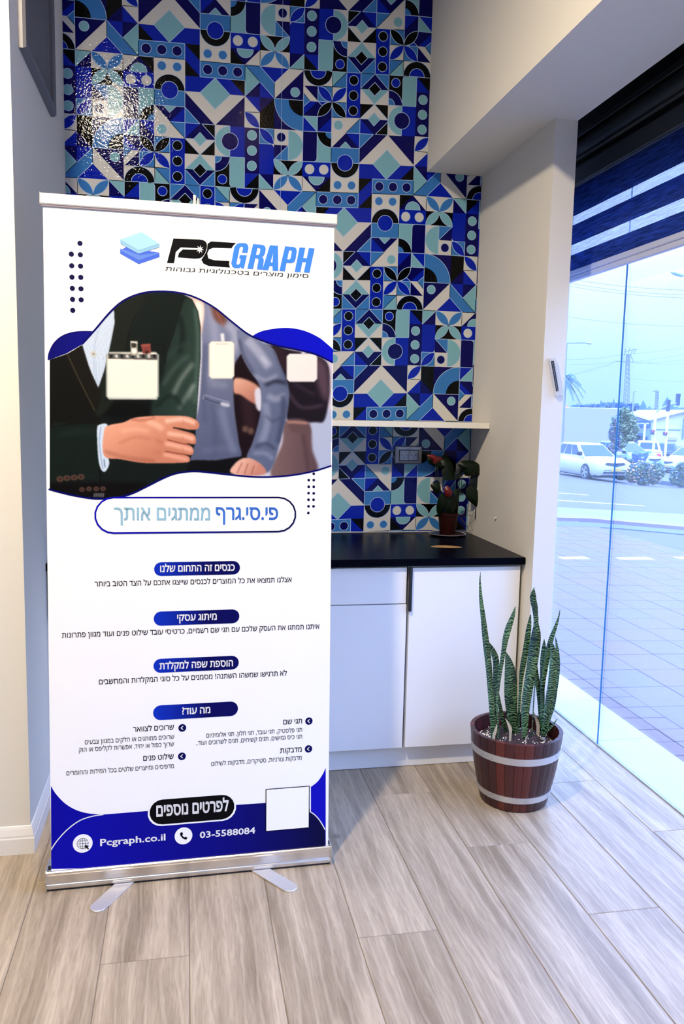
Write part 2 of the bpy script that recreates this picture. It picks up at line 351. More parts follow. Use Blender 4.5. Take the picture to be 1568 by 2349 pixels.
s('B', R(4,6,6,7)); s('W', disc(4.5,6.5,.32), 2); s('W', disc(5.5,6.5,.32), 2)
s('W', [(4,7),(5,8),(4,8)]); s('N', [(4,7),(6,7),(5,8)]); s('K', [(6,7),(6,8),(5,8)]); s('T', arc(5,7,.55,0,180,14), 2)
s('B', [(0,7),(1,7),(0,8)]); s('K', [(1,7),(1,8),(0,8)]); s('T', [(1,7),(2,8),(1,8)]); s('N', [(1,7),(2,7),(2,8)])
s('K', [(8,7),(9,7),(8,8)]); s('B', [(9,7),(9,8),(8,8)]); s('M', R(9,7,12,8))
U = 0.0634
def paper_off(n): return float(np.interp(n, [-8, -3, 0, 4, 8, 12, 16, 22], [.53, .5, .45, .4, .33, .17, .03, .05]))
def paper_xz(n, m): return (-.002 + U * n, 2.355 - U * (m + paper_off(n)))
def clip(poly, ax, val, keep_less):
    out = []
    for i in range(len(poly)):
        a, b = poly[i - 1], poly[i]; ia = (a[ax] <= val) == keep_less; ib = (b[ax] <= val) == keep_less
        if ia != ib:
            t = (val - a[ax]) / (b[ax] - a[ax]); out.append((a[0] + (b[0] - a[0]) * t, a[1] + (b[1] - a[1]) * t))
        if ib: out.append(b)
    return out
PX0, PX1, PZ0, PZ1 = XL + .0005, XR - .0005, ZC + .004, ZCEIL - .001
ZCUT = 1.385   # the strip below the shelf is a separate sheet, hung 12 cells further along
def put(mb, poly, lv, mi, low=False):
    """polygon in cells -> wall, clipped to the niche and to the beam"""
    q = [paper_xz(*p_) for p_ in poly]
    for ax, v, k in ((0, PX0, False), (0, PX1, True), (1, PZ0 if low else ZCUT, False), (1, ZCUT if low else PZ1, True)):
        q = clip(q, ax, v, k)
        if len(q) < 3: return
    parts = [q]
    if max(a for a, b in q) > XBM and max(b for a, b in q) > ZB:
        parts = [clip(q, 1, ZB, True)]; up = clip(q, 1, ZB, False)
        if len(up) >= 3: parts.append(clip(up, 0, XBM, True))
    for r_ in parts:
        if len(r_) >= 3 and abs(sum(r_[i-1][0]*r_[i][1]-r_[i][0]*r_[i-1][1] for i in range(len(r_)))) > 1e-7:
            mb.poly([(a, YB - .0006 - .00022 * lv, b) for a, b in r_], mi)
def seg_line(a, b, w):
    dx, dy = b[0] - a[0], b[1] - a[1]; l = math.hypot(dx, dy) or 1; nx, ny = -dy / l * w, dx / l * w
    return [(a[0] + nx, a[1] + ny), (b[0] + nx, b[1] + ny), (b[0] - nx, b[1] - ny), (a[0] - nx, a[1] - ny)]
wp = MB()
X4, Y9 = 4, -9
xf = []
for i in (-2, -1, 0, 1):
    for j in (-2, -1, 0, 1, 2):
        tx, ty = 24 * i, 16 * j
        xf += [lambda x, y, tx=tx, ty=ty: (x + tx, y + ty), lambda x, y, tx=tx, ty=ty: (13 - x + tx, y + 8 + ty),
               lambda x, y, tx=tx, ty=ty: (x + 12 + tx, -10 - y + ty), lambda x, y, tx=tx, ty=ty: (25 - x + tx, -18 - y + ty)]
low_xf = [(lambda x, y, g=g: (g(x, y)[0] + 12, g(x, y)[1] + .2)) for g in xf]
for low, g in [(False, g) for g in xf] + [(True, g) for g in low_xf]:
    ca, cb = g(X4, Y9), g(X4 + 12, Y9 + 8)
    if max(ca[0], cb[0]) < -9 or min(ca[0], cb[0]) > 22 or max(ca[1], cb[1]) < -18 or min(ca[1], cb[1]) > 24: continue
    if low and max(ca[1], cb[1]) < 14: continue
    for c, poly, lv in S:
        q = [g(X4 + x, Y9 + y) for x, y in poly]
        put(wp, q, lv, KEYS.index(c), low)
        lc = 'L' if c not in 'W' else 'W'
        if c in 'NBK' and lv == 1: continue
        for i in range(len(q)): put(wp, seg_line(q[i-1], q[i], .020), lv + .5, KEYS.index('L' if lv > 1 or c != 'W' else 'W'), low)
wpo = wp.build('wallpaper', PM, wb, fixn=False)
# all paper faces look at the room (-Y)
bm_ = bmesh.new(); bm_.from_mesh(wpo.data)
for f_ in bm_.faces:
    f_.normal_update()
    if f_.normal.y > 0: f_.normal_flip()
bm_.to_mesh(wpo.data); bm_.free()
tag(wpo, 'blue, navy, teal and white geometric patterned wallpaper')
sm = MB(); 
for n_ in (6.5,): sm.box(-.002 + U * n_ - .0007, -.002 + U * n_ + .0007, YB - .0022, YB - .0018, 1.41, ZCEIL - .001)
sm.build('paper_seam', PM[6], wb)

# ------------------------------------------------------------------ counter with cabinets, shelf, socket
ct = empty('worktop', (.42, YC, ZC - .029), 'black laminate worktop along the niche, above the white cabinets', 'worktop')
MB().box(XL + .003, XR - .003, YC, YB - .003, ZC - .029, ZC, bev=.0015).build('slab', M['black_top'], ct)
M['tan'] = mat('raw_chipboard', (0.42, 0.25, 0.10), .7, noise=(120, .3))
# oval cut-out showing the raw board: shallow rimmed oval let into the top
gx, gy = 1.088, 3.272
o1 = []; o2 = []; o3 = []
for i in range(36):
    a = 2 * math.pi * i / 36; ca, sa = math.cos(a), math.sin(a)
    x, y = .066 * ca, .030 * sa - .010 * ca
    o1.append((gx + x, gy + y + .010 * (1 - ca * ca) , ZC + .0006)); o2.append((gx + x * .97, gy + y * .9 + .010 * (1 - ca * ca), ZC + .0012)); 
MB().loft([o1, o2]).build('cut_out', M['tan'], ct)['label'] = 'oval tan cut-out in the black worktop'
XD = 0.858
def door_panel(x0, x1, z0, z1, parent, name='door'):
    return MB().box(x0, x1, YC + .020, YC + .038, z0, z1, bev=.0012).build(name, M['cab_white'], parent)
def cabinet(x0, x1, label, drawer, handle_side):
    c = empty('base_cabinet', ((x0 + x1) / 2, YC + .3, 0.003), label, 'cabinet', 'white base cabinets under the black worktop')
    MB().box(x0 + .001, x1 - .001, YC + .042, YB - .004, .088, ZC - .030).build('body', M['cab_white'], c)
    if drawer:
        d = door_panel(x0 + .002, x1 - .006, .692, .836, c, 'drawer')
        MB().box(x0 + .002, x0 + (x1 - x0) * .36, YC + .014, YC + .030, .8365, .8425).build('handle', M['black'], d)
        door_panel(x0 + .002, x1 - .003, .098, .688, c)
    else:
        d = door_panel(x0 + .002, x1 - .010, .098, .834, c)
        hb = MB().box(x0 - .0035, x0 + .0075, YC + .006, YC + .0195, .662, .838); hb.build('handle', M['black'], d)
    return c
cabinet(.400, XD - .003, 'white drawer-over-door cabinet, left of the tall door, partly behind the banner', True, 0)
cabinet(XD + .003, XR - .004, 'white single-door cabinet behind the snake plant, right end of the row', False, 0)
cabinet(-.05, .398, 'white drawer-over-door cabinet entirely behind the banner stand', True, 0)
cabinet(XL + .03, -.052, 'white cabinet at the left wall, only its edge showing beside the banner', False, 0)
# recess above doors
pl = MB().box(XL + .02, XR - .004, YC + .062, YC + .078, .002, .086).build('plinth', M['cab_white']); tag(pl, 'white plinth board under the cabinets, touching the plank floor', 'plinth')

sh = MB().box(.0, XR - .002, YSH, YB - .004, 1.3735, ZSH, bev=.001).build('wall_shelf', M['shelf_white']); tag(sh, 'white wall shelf crossing the patterned wallpaper above the worktop', 'shelf')

sx0, sx1, sz0, sz1 = .961, 1.093, 1.1985, 1.282
so = empty('power_socket', ((sx0 + sx1) / 2, YB - .004, sz0), 'silver double power socket plate on the wallpaper under the shelf', 'socket')
def rr(x0, x1, z0, z1, y): return [(x0, y, z0), (x1, y, z0), (x1, y, z1), (x0, y, z1)]
ix0, ix1, iz0, iz1 = sx0 + .022, sx1 - .020, sz0 + .017, sz1 - .020
f_ = MB().loft([rr(sx0, sx1, sz0, sz1, YB - .003), rr(sx0, sx1, sz0, sz1, YB - .008), rr(sx0 + .004, sx1 - .004, sz0 + .004, sz1 - .004, YB - .012), rr(ix0 - .004, ix1 + .004, iz0 - .004, iz1 + .004, YB - .014), rr(ix0, ix1, iz0, iz1, YB - .010), rr(ix0, ix1, iz0, iz1, YB - .004)])
f_.build('frame', M['socket'], so)
mid = (ix0 + ix1) / 2
for a, b in ((ix0 + .0008, mid - .0006), (mid + .0006, ix1 - .0008)):
    ins = MB().box(a, b, YB - .0135, YB - .0105, iz0 + .0008, iz1 - .0008, bev=.0005); cx, cz = (a + b) / 2, (iz0 + iz1) / 2
    ins.lathe([(.0195, .0), (.0195, -.0012), (.0180, -.0014), (.0172, -.0004)], (cx, YB - .0135, cz), 28, axis='y')
    io = ins.build('socket_insert', M['socket'], so)
    hh = MB()
    for dx, dz in ((-.0085, .001), (.0085, .001), (0, -.0085)): hh.lathe([(.0024, 0), (.0024, -.0004)], (cx + dx, YB - .0147, cz + dz), 12, axis='y')
    hh.build('pin_hole', M['hole'], io)
lg = MB()
for i in range(3): lg.box(mid - .012 + i * .0085, mid - .006 + i * .0085, YB - .0150, YB - .0139, iz1 + .0035, iz1 + .0105, bev=.0006)
lg.build('status_switch', M['socket'], so)

o = MB().lathe([(.0028, 0), (.0028, -.010), (.0012, -.012)], (0, 0, 0), 10, axis='x').build('nail', M['shelf_white'], wr); q_ = on(1138, 1188, 0, XR); o.location = (XR - .0005, q_.y, q_.z)
# clear holder with a dark printed strip on the pillar
def clear_mat(name, col, w=.75, rough=.03):
    m = bpy.data.materials.new(name); m.use_nodes = True; nt = m.node_tree; nt.nodes.clear()
    o = nt.nodes.new('ShaderNodeOutputMaterial'); mx = nt.nodes.new('ShaderNodeMixShader'); t = nt.nodes.new('ShaderNodeBsdfTransparent'); g = nt.nodes.new('ShaderNodeBsdfGlossy'); fr_ = nt.nodes.new('ShaderNodeFresnel')
    fr_.inputs[0].default_value = 1.45; t.inputs[0].default_value = (*col, 1); g.inputs['Roughness'].default_value = rough
    ad = nt.nodes.new('ShaderNodeMath'); ad.operation = 'MULTIPLY'; ad.inputs[1].default_value = w; nt.links.new(fr_.outputs[0], ad.inputs[0])
    nt.links.new(ad.outputs[0], mx.inputs[0]); nt.links.new(t.outputs[0], mx.inputs[1]); nt.links.new(g.outputs[0], mx.inputs[2]); nt.links.new(mx.outputs[0], o.inputs[0]); return m
M['glass'] = clear_mat('window_glass', (0.93, 0.975, 0.985), .35, .0)
M['acrylic'] = mat('clear_acrylic', (0.75, 0.74, 0.72), .15); M['acrylic'].node_tree.nodes['Principled BSDF'].inputs['Alpha'].default_value = .45
yh = YPL - .003
A = [on(1254.5, 823, 1, yh), on(1269, 820, 1, yh), on(1285.5, 905, 1, yh), on(1270.5, 908, 1, yh)]
hd = empty('sign_holder', (A[0].x, yh, A[3].z), 'small clear plastic holder with black strip, stuck crookedly on the white pillar', 'holder')
MB().prism([Vector((q.x, yh, q.z)) for q in A], (0, -.018, 0)).build('case', M['acrylic'], hd)
Bq = [on(1263.2, 828.5, 1, yh - .02), on(1269.8, 827.5, 1, yh - .02), on(1281, 896, 1, yh - .02), on(1275.5, 898.5, 1, yh - .02)]
MB().prism([Vector((q.x, yh - .0185, q.z)) for q in Bq], (0, -.001, 0)).build('dark_strip', M['black'], hd)
mk = MB(); M['pale'] = mat('pale_print', (.35, .35, .40), .5)
for i in range(26):
    t = .04 + .92 * i / 25; c0 = Vector(Bq[0]).lerp(Bq[3], t); c1 = Vector(Bq[1]).lerp(Bq[2], t); c = c0.lerp(c1, .5 + .12 * math.sin(i * 2.3)); 
    w2 = .0008 + .0012 * abs(math.sin(i * 1.7)); h2 = .0007 + .0011 * abs(math.sin(i * 2.9 + 1)); c.x += .0012 * math.sin(i * 5.1)
    mk.prism([(c.x - w2, yh - .0196, c.z - h2), (c.x + w2, yh - .0196, c.z - h2 * .3), (c.x + w2 * .6, yh - .0196, c.z + h2), (c.x - w2 * .8, yh - .0196, c.z + h2 * .6)], (0, -.0003, 0))
mk.build('pale_mark', M['pale'], hd)
# ------------------------------------------------------------------ roll-up banner stand
BX, BY, BYAW, BT = -0.4013, 2.3832, 0.0232, 0.059
bc, bs = math.cos(BYAW), math.sin(BYAW)
BDIR = Vector((bc, bs, 0)); BUP = Vector((0, BT, 1)); BO = Vector((BX, BY, 0)); BN = BDIR.cross(BUP).normalized()
def bw(s_, z, off=0.0): return BO + BDIR * s_ + BUP * z + BN * off
def bsz(px, py):
    d = ray(px, py); t = (BO - EYE).dot(BN) / d.dot(BN); q = EYE + d * t - BO; return (q.x / bc, q.z)
def fA(x, y): return bsz(80 + x / 2.178, 420 + y / 2.178)
def fB(x, y): return bsz(80 + x / 2.178, 1100 + y / 2.178)
def fC(x, y): return bsz(80 + x / 2.178, 1580 + y / 2.178)
def fL(x, y): return bsz(250 + x / 3.0745, 500 + y / 3.0745)
INK = {}
def ink(name, col, rough=.45):
    if name not in INK: INK[name] = mat('ink_' + name, col, rough, spec=.10)
    return INK[name]
def grad_ink(name, c0, c1, x0, x1):
    """printed left-to-right gradient in the object's own x"""
    m = mat('ink_' + name, c0, .5, spec=.10); nt = m.node_tree; tc = nt.nodes.new('ShaderNodeTexCoord'); sp = nt.nodes.new('ShaderNodeSeparateXYZ')
    mr = nt.nodes.new('ShaderNodeMapRange'); mr.inputs['From Min'].default_value = x0; mr.inputs['From Max'].default_value = x1
    mx = nt.nodes.new('ShaderNodeMix'); mx.data_type = 'RGBA'; mx.inputs['A'].default_value = (*c0, 1); mx.inputs['B'].default_value = (*c1, 1)
    L = nt.links; L.new(tc.outputs['Object'], sp.inputs[0]); L.new(sp.outputs['X'], mr.inputs[0]); L.new(mr.outputs[0], mx.inputs['Factor']); L.new(mx.outputs['Result'], nt.nodes['Principled BSDF'].inputs['Base Color']); return m
NAVY = (0.001, 0.001, 0.055); BLUE = (0.003, 0.004, 0.36); WHITE = (0.90, 0.90, 0.88); BLK = (0.001, 0.001, 0.002)
bn = empty('banner_stand', (BX + .42, BY, 0), 'tall white roll-up advertising banner with blue waves, in front of the cabinets', 'banner')
sheet = MB().loft([[bw(.006, .058, 0), bw(.845, .058, 0), bw(.845, 2.0, 0), bw(.006, 2.0, 0)], [bw(.006, .058, -.0006), bw(.845, .058, -.0006), bw(.845, 2.0, -.0006), bw(.006, 2.0, -.0006)]]).build('printed_panel', ink('paper', WHITE, .5), bn)
def pr(name, polys, m, lv=1, each=False):
    if each:
        for q in polys: pr(name, [q], m, lv)
        return
    mb = MB()
    for q in polys:
        if len(q) >= 3: mb.poly([bw(max(.006, min(.845, a)), b, .0003 * lv) for a, b in q])
    o = mb.build(name, m, sheet, fixn=False)
    bm = bmesh.new(); bm.from_mesh(o.data)
    for f in bm.faces:
        f.normal_update()
        if f.normal.dot(BN) < 0: f.normal_flip()
    bm.to_mesh(o.data); bm.free(); return o
def cr(pts, n=6, closed=False):
    """Catmull-Rom through the points"""
    out = []; N_ = len(pts)
    for i in range(N_ if closed else N_ - 1):
        p0 = pts[i-1] if (closed or i > 0) else pts[0]; p1 = pts[i]; p2 = pts[(i+1) % N_]; p3 = pts[(i+2) % N_] if (closed or i + 2 < N_) else pts[-1]
        for k in range(n):
            t = k / n
            out.append(tuple(.5 * (2*p1[j] + (p2[j]-p0[j])*t + (2*p0[j]-5*p1[j]+4*p2[j]-p3[j])*t*t + (3*p1[j]-p0[j]-3*p2[j]+p3[j])*t**3) for j in range(2)))
    if not closed: out.append(pts[-1])
    return out
def ribbon(pts, w):
    out = []
    for i in range(len(pts) - 1): 
        a, b = pts[i], pts[i+1]; out.append(seg_line(a, b, w / 2)); out.append([(b[0] + w/2*math.cos(k*math.pi/3), b[1] + w/2*math.sin(k*math.pi/3)) for k in range(6)])
    return out
MX = 1.0 / 0.758e3 / 1.0
# -- the printed picture, painted as colours on a fine mesh (a flat print)
top = cr([(235,805),(300,733),(380,640),(450,583),(540,549),(640,541),(740,552),(820,580),(900,625),(980,690),(1060,752),(1130,785),(1210,812),(1300,830),(1400,855),(1486,896)])
bot = cr([(1480,1412),(1400,1437),(1300,1457),(1200,1467),(1100,1468),(1000,1460),(900,1449),(820,1441),(760,1442),(700,1452),(640,1475),(560,1515),(480,1553),(400,1572),(300,1577),(200,1562),(130,1546),(72,1530)])
leftc = cr([(72,880),(160,850),(235,805)])
outline = leftc + top + bot
CX0, CY0, STEP, SS = 60.0, 530.0, 3.1, 2
CW, CH = int((1490 - CX0) / STEP), int((1590 - CY0) / STEP)
cv = np.zeros((CH * SS, CW * SS, 3)); cv[:] = (.80, .80, .87)
gxx = CX0 + (np.arange(CW * SS) + .5) * STEP / SS; gyy = CY0 + (np.arange(CH * SS) + .5) * STEP / SS
def mask(poly, soft=0):
    P_ = np.array(poly); mk_ = np.zeros(cv.shape[:2], bool)
    j0, j1 = np.searchsorted(gyy, P_[:, 1].min()), np.searchsorted(gyy, P_[:, 1].max()); i0, i1 = np.searchsorted(gxx, P_[:, 0].min()), np.searchsorted(gxx, P_[:, 0].max())
    X_, Y_ = np.meshgrid(gxx[i0:i1], gyy[j0:j1]); ins = np.zeros(X_.shape, bool)
    for a, b in zip(P_, np.roll(P_, -1, 0)):
        if a[1] == b[1]: continue
        ins ^= ((a[1] > Y_) != (b[1] > Y_)) & (X_ < (b[0] - a[0]) * (Y_ - a[1]) / (b[1] - a[1]) + a[0])
    mk_[j0:j1, i0:i1] = ins; return blur(mk_.astype(float), soft)
def blur(m, s_):
    r = int(round(s_ / STEP * SS))
    if r < 1: return m
    for _ in range(2):
        for ax in (0, 1):
            c = np.cumsum(np.insert(np.pad(m, [(r, r) if a == ax else (0, 0) for a in (0, 1)], mode='edge'), 0, 0, axis=ax), axis=ax)
            m = (np.take(c, range(2*r+1, c.shape[ax]), axis=ax) - np.take(c, range(0, c.shape[ax]-2*r-1), axis=ax)) / (2*r+1)
    return m
def paint(poly, col, soft=2, smooth=True, alpha=1.0, within=None, grad=None):
    q = cr(poly, 5, True) if smooth else poly
    m = mask(q, soft) * alpha
    if within is not None: m = m * within
    c = np.array(col, float)
    if grad is not None:   # (x0,y0,x1,y1,col2)
        x0, y0, x1, y1, c2 = grad; X_, Y_ = np.meshgrid(gxx, gyy)
        t = np.clip(((X_-x0)*(x1-x0)+(Y_-y0)*(y1-y0))/((x1-x0)**2+(y1-y0)**2), 0, 1)[..., None]; c = c*(1-t)+np.array(c2)*t
    cv[:] = cv*(1-m[..., None]) + c*m[..., None]; return m
def stroke(pts, w, col, soft=2, alpha=1.0, within=None):
    q = cr(pts, 6); l = []; r_ = []
    for i, a in enumerate(q):
        b0, b1 = q[max(i-1, 0)], q[min(i+1, len(q)-1)]; dx, dy = b1[0]-b0[0], b1[1]-b0[1]; n = math.hypot(dx, dy) or 1
        l.append((a[0]-dy/n*w/2, a[1]+dx/n*w/2)); r_.append((a[0]+dy/n*w/2, a[1]-dx/n*w/2))
    return paint(l + r_[::-1], col, soft, False, alpha, within)
# background tones, rear figure
paint([(1300,800),(1490,820),(1490,1300),(1380,1300)], (.83,.80,.86), 12); paint([(1370,1180),(1490,1150),(1490,1460),(1390,1460)], (.70,.74,.84), 14)
p3 = paint([(1185,810),(1260,830),(1400,860),(1462,905),(1472,1000),(1468,1080),(1445,1185),(1400,1195),(1270,1190),(1250,1130),(1210,1020),(1150,880)], (.10,.07,.11), 5)
paint([(1380,870),(1450,900),(1470,1000),(1465,1090),(1430,1060),(1400,960)], (.33,.25,.30), 14, within=p3); stroke([(1260,1040),(1330,1120),(1440,1110)], 14, (.26,.2,.26), 8, within=p3); stroke([(1290,1000),(1400,1060)], 10, (.22,.17,.24), 7, within=p3)
sk3 = paint([(1245,1190),(1365,1195),(1385,1330),(1402,1450),(1180,1465),(1235,1300)], (.47,.37,.37), 6, grad=(1200,1300,1400,1300,(.36,.27,.29))); stroke([(1330,1200),(1350,1320),(1365,1440)], 12, (.30,.22,.24), 8, within=sk3); paint([(1265,1195),(1360,1200),(1375,1255),(1290,1245)], (.38,.29,.30), 4, within=sk3)
stroke([(1260,1195),(1300,1195),(1360,1200)], 10, (.75,.55,.48), 5)
paint([(1150,810),(1200,818),(1260,850),(1250,940),(1200,900)], (.16,.10,.13), 6)
# the dark space between the arms
paint([(985,870),(1060,865),(1110,960),(1150,1060),(1130,1200),(1080,1390),(1000,1440),(985,1300),(985,1100)], (.085,.03,.055), 4)
paint([(1030,1070),(1090,1080),(1100,1230),(1050,1240)], (.16,.09,.12), 12); 
for bx_, by_ in ((1050,1228),(1078,1238)): paint([(bx_-12,by_-12),(bx_+12,by_-12),(bx_+12,by_+14),(bx_-12,by_+14)], (.36,.28,.24), 4)
paint([(995,978),(1050,980),(1110,1010),(1135,1050),(1130,1100),(1090,1100),(1030,1060),(992,1045)], (.86,.66,.57), 4, grad=(1000,980,1080,1100,(.68,.44,.38)))
paint([(1100,1030),(1135,1035),(1138,1120),(1120,1140),(1102,1110)], (.82,.82,.88), 4)
# second figure: grey-blue jacket
j2 = paint([(815,560),(900,600),(985,690),(1065,760),(1030,850),(992,930),(995,1120),(1018,1290),(1025,1370),(900,1385),(760,1392),(790,1240),(822,1080),(835,800)], (.47,.50,.62), 3, grad=(830,700,1000,1300,(.33,.36,.48)))
for q, w, c, a in (([(880,620),(900,800),(880,980)], 40, (.60,.62,.74), .7), ([(960,700),(1000,760),(985,860)], 40, (.68,.70,.80), .7), ([(850,800),(840,1000),(850,1200)], 26, (.30,.33,.45), .7), ([(930,1120),(960,1250),(1000,1350)], 36, (.52,.56,.68), .5), ([(880,1100),(900,1220),(900,1370)], 16, (.27,.30,.42), .7), ([(830,1340),(900,1330),(1000,1320)], 18, (.43,.47,.6), .6), ([(870,1000),(960,1010)], 30, (.58,.6,.7), .5)): stroke(q, w, c, 12, a, j2)
stroke([(845,1075),(900,1095),(965,1108)], 5, (.24,.26,.36), 2, within=j2); paint([(930,1095),(970,1102),(968,1118),(932,1112)], (.72,.74,.82), 3)
stroke([(840,1080),(850,1060),(900,1075),(975,1095)], 4, (.62,.65,.76), 2, .8, j2)
paint([(770,556),(830,575),(845,620),(840,700),(825,760),(800,640)], (.88,.76,.72), 4); paint([(800,600),(835,610),(838,680),(822,720)], (.95,.88,.86), 5)
paint([(880,600),(925,630),(958,680),(940,705),(905,690),(885,650)], (.42,.26,.22), 9); stroke([(905,640),(930,690),(945,720)], 8, (.58,.38,.33), 6)
paint([(760,1390),(900,1384),(1025,1368),(1075,1378),(1010,1450),(900,1450),(745,1448)], (.02,.02,.03), 3)
sl2 = paint([(1010,735),(1060,752),(1120,785),(1190,828),(1222,900),(1255,980),(1270,1050),(1262,1140),(1240,1230),(1215,1330),(1190,1410),(1155,1448),(1110,1410),(1058,1372),(1085,1300),(1115,1200),(1130,1100),(1120,1010),(1080,950),(1040,880),(1018,810)], (.44,.47,.59), 3, grad=(1050,900,1260,1000,(.36,.40,.52)))
for q, w, c, a in (([(1060,780),(1120,850),(1170,920)], 44, (.66,.68,.78), .8), ([(1150,1010),(1200,990),(1255,1000)], 16, (.10,.11,.18), .9), ([(1100,960),(1150,985),(1210,960)], 14, (.62,.64,.74), .8), ([(1160,1060),(1200,1080),(1250,1060)], 30, (.58,.60,.70), .8), ([(1240,1060),(1240,1160),(1215,1300)], 26, (.22,.25,.36), .7), ([(1150,1100),(1160,1200),(1130,1300)], 34, (.56,.59,.70), .7), ([(1100,1320),(1150,1300),(1200,1330)], 10, (.16,.18,.27), .8), ([(1090,1350),(1150,1350),(1190,1380)], 18, (.54,.57,.68), .7), ([(1020,780),(1040,860),(1090,950)], 12, (.18,.20,.3), .7), ([(1150,1160),(1190,1190),(1230,1170)], 12, (.25,.28,.38), .7), ([(1130,870),(1160,900)], 8, (.85,.86,.92), .8), ([(1190,830),(1235,930),(1262,1020)], 10, (.2,.22,.3), .6)): stroke(q, w, c, 8, a, sl2)
h2 = paint([(975,1444),(1000,1400),(1040,1374),(1085,1378),(1130,1405),(1155,1440),(1135,1458),(1040,1462)], (.93,.74,.66), 3, grad=(1000,1390,1100,1460,(.78,.52,.45)))
for a_ in ((1035,1395,1010,1450), (1065,1400,1045,1455), (1095,1410,1080,1455)): stroke([(a_[0],a_[1]),(a_[2],a_[3])], 4, (.55,.30,.25), 2, .8, h2)
# first figure: dark green-black suit
j1 = paint([(70,884),(160,850),(235,806),(300,733),(380,640),(450,583),(540,549),(640,541),(735,552),(785,580),(815,640),(828,720),(828,860),(818,1000),(806,1170),(800,1300),(770,1400),(752,1444),(700,1452),(640,1475),(560,1515),(480,1556),(300,1580),(70,1550)], (.050,.085,.078), 2, False)
paint([(70,870),(235,806),(325,1030),(300,1140),(340,1210),(70,1230)], (.045,.045,.035), 8, False, within=j1)
paint([(340,1080),(600,1100),(590,1170),(420,1190),(330,1160)], (.012,.018,.02), 20, within=j1)
sv = paint([(655,850),(690,740),(735,600),(765,575),(800,600),(826,700),(828,860),(818,1000),(806,1170),(640,1165),(580,1160),(590,1080),(640,960)], (.10,.16,.145), 8, within=j1, grad=(620,900,830,950,(.17,.25,.225)))
for q, w, c, a in (([(800,620),(815,760),(812,900),(800,1100)], 12, (.40,.50,.46), .7), ([(690,1060),(730,980),(790,900)], 18, (.50,.54,.52), .8), ([(640,1010),(700,920),(770,860)], 16, (.26,.33,.31), .8), ([(720,1130),(760,1060),(800,1000)], 14, (.55,.60,.58), .7), ([(720,660),(740,760),(720,850)], 26, (.05,.09,.085), .8), ([(600,1120),(680,1060),(740,1120)], 12, (.03,.06,.055), .8), ([(770,1080),(790,1010)], 8, (.72,.76,.74), .7), ([(660,880),(700,830),(760,800)], 10, (.19,.26,.24), .8)): stroke(q, w, c, 9, a, sv)
stroke([(742,578),(715,660),(690,750),(655,850),(648,900)], 6, (.02,.035,.03), 3)
stroke([(545,555),(510,660),(475,740)], 5, (.10,.13,.12), 2, .8)
lp = paint([(395,640),(540,556),(505,650),(465,760),(455,850),(440,960),(400,1080),(330,1160),(300,1140),(330,1000),(375,830)], (.085,.105,.085), 3)
stroke([(505,655),(470,750),(455,850)], 4, (.02,.03,.03), 2)
ll = paint([(160,850),(235,812),(325,1030),(300,1138),(250,1040),(200,950)], (.07,.06,.045), 2); stroke([(160,850),(225,990),(300,1138)], 4, (.30,.27,.20), 2)
sh1 = paint([(233,808),(300,733),(395,632),(398,700),(372,830),(345,940),(315,1026),(272,930)], (.83,.88,.95), 2, False)
for i in range(26):
    xx = 225 + i * 7; stroke([(xx+60,600),(xx+10,830),(xx+8,1040)], 2.2, (.55,.66,.80), 0, .8, sh1)
stroke([(330,700),(300,800),(300,930),(315,1010)], 5, (.62,.70,.82), 3, .7, sh1); paint([(280,842),(293,838),(306,846),(306,862),(293,868),(281,862)], (.78,.78,.76), 1.5); paint([(288,850),(298,850),(298,858),(288,858)], (.55,.55,.56), 1)
stroke([(235,812),(272,930),(318,1032)], 6, (.10,.10,.09), 2)
fs = paint([(80,1222),(180,1205),(270,1198),(335,1203),(322,1280),(312,1340),(322,1430),(322,1495),(240,1510),(80,1545)], (.055,.10,.085), 3)
stroke([(120,1260),(220,1240),(320,1250)], 22, (.10,.15,.13), 12, .8, fs); stroke([(80,1220),(200,1203),(330,1200)], 5, (.015,.02,.02), 2); stroke([(325,1400),(325,1500)], 5, (.015,.02,.02), 2)
paint([(80,1500),(320,1495),(560,1500),(480,1560),(300,1580),(80,1545)], (.022,.016,.014), 10)
paint([(310,1235),(322,1207),(362,1206),(352,1260),(350,1330),(372,1395),(352,1440),(330,1430),(316,1370)], (.80,.87,.95), 2); stroke([(345,1380),(350,1420)], 5, (.35,.45,.6), 2); stroke([(330,1215),(322,1290),(330,1370),(340,1430)], 4, (.5,.6,.75), 2)
hd1 = paint([(345,1240),(370,1210),(440,1196),(500,1172),(600,1163),(690,1163),(755,1165),(800,1180),(820,1204),(812,1228),(775,1232),(720,1226),(690,1222),(735,1236),(790,1252),(804,1280),(797,1305),(755,1300),(785,1318),(792,1345),(775,1360),(735,1352),(770,1368),(770,1392),(725,1398),(600,1400),(520,1396),(430,1380),(345,1362)], (.90,.64,.53), 2, grad=(400,1200,520,1400,(.78,.50,.40)))
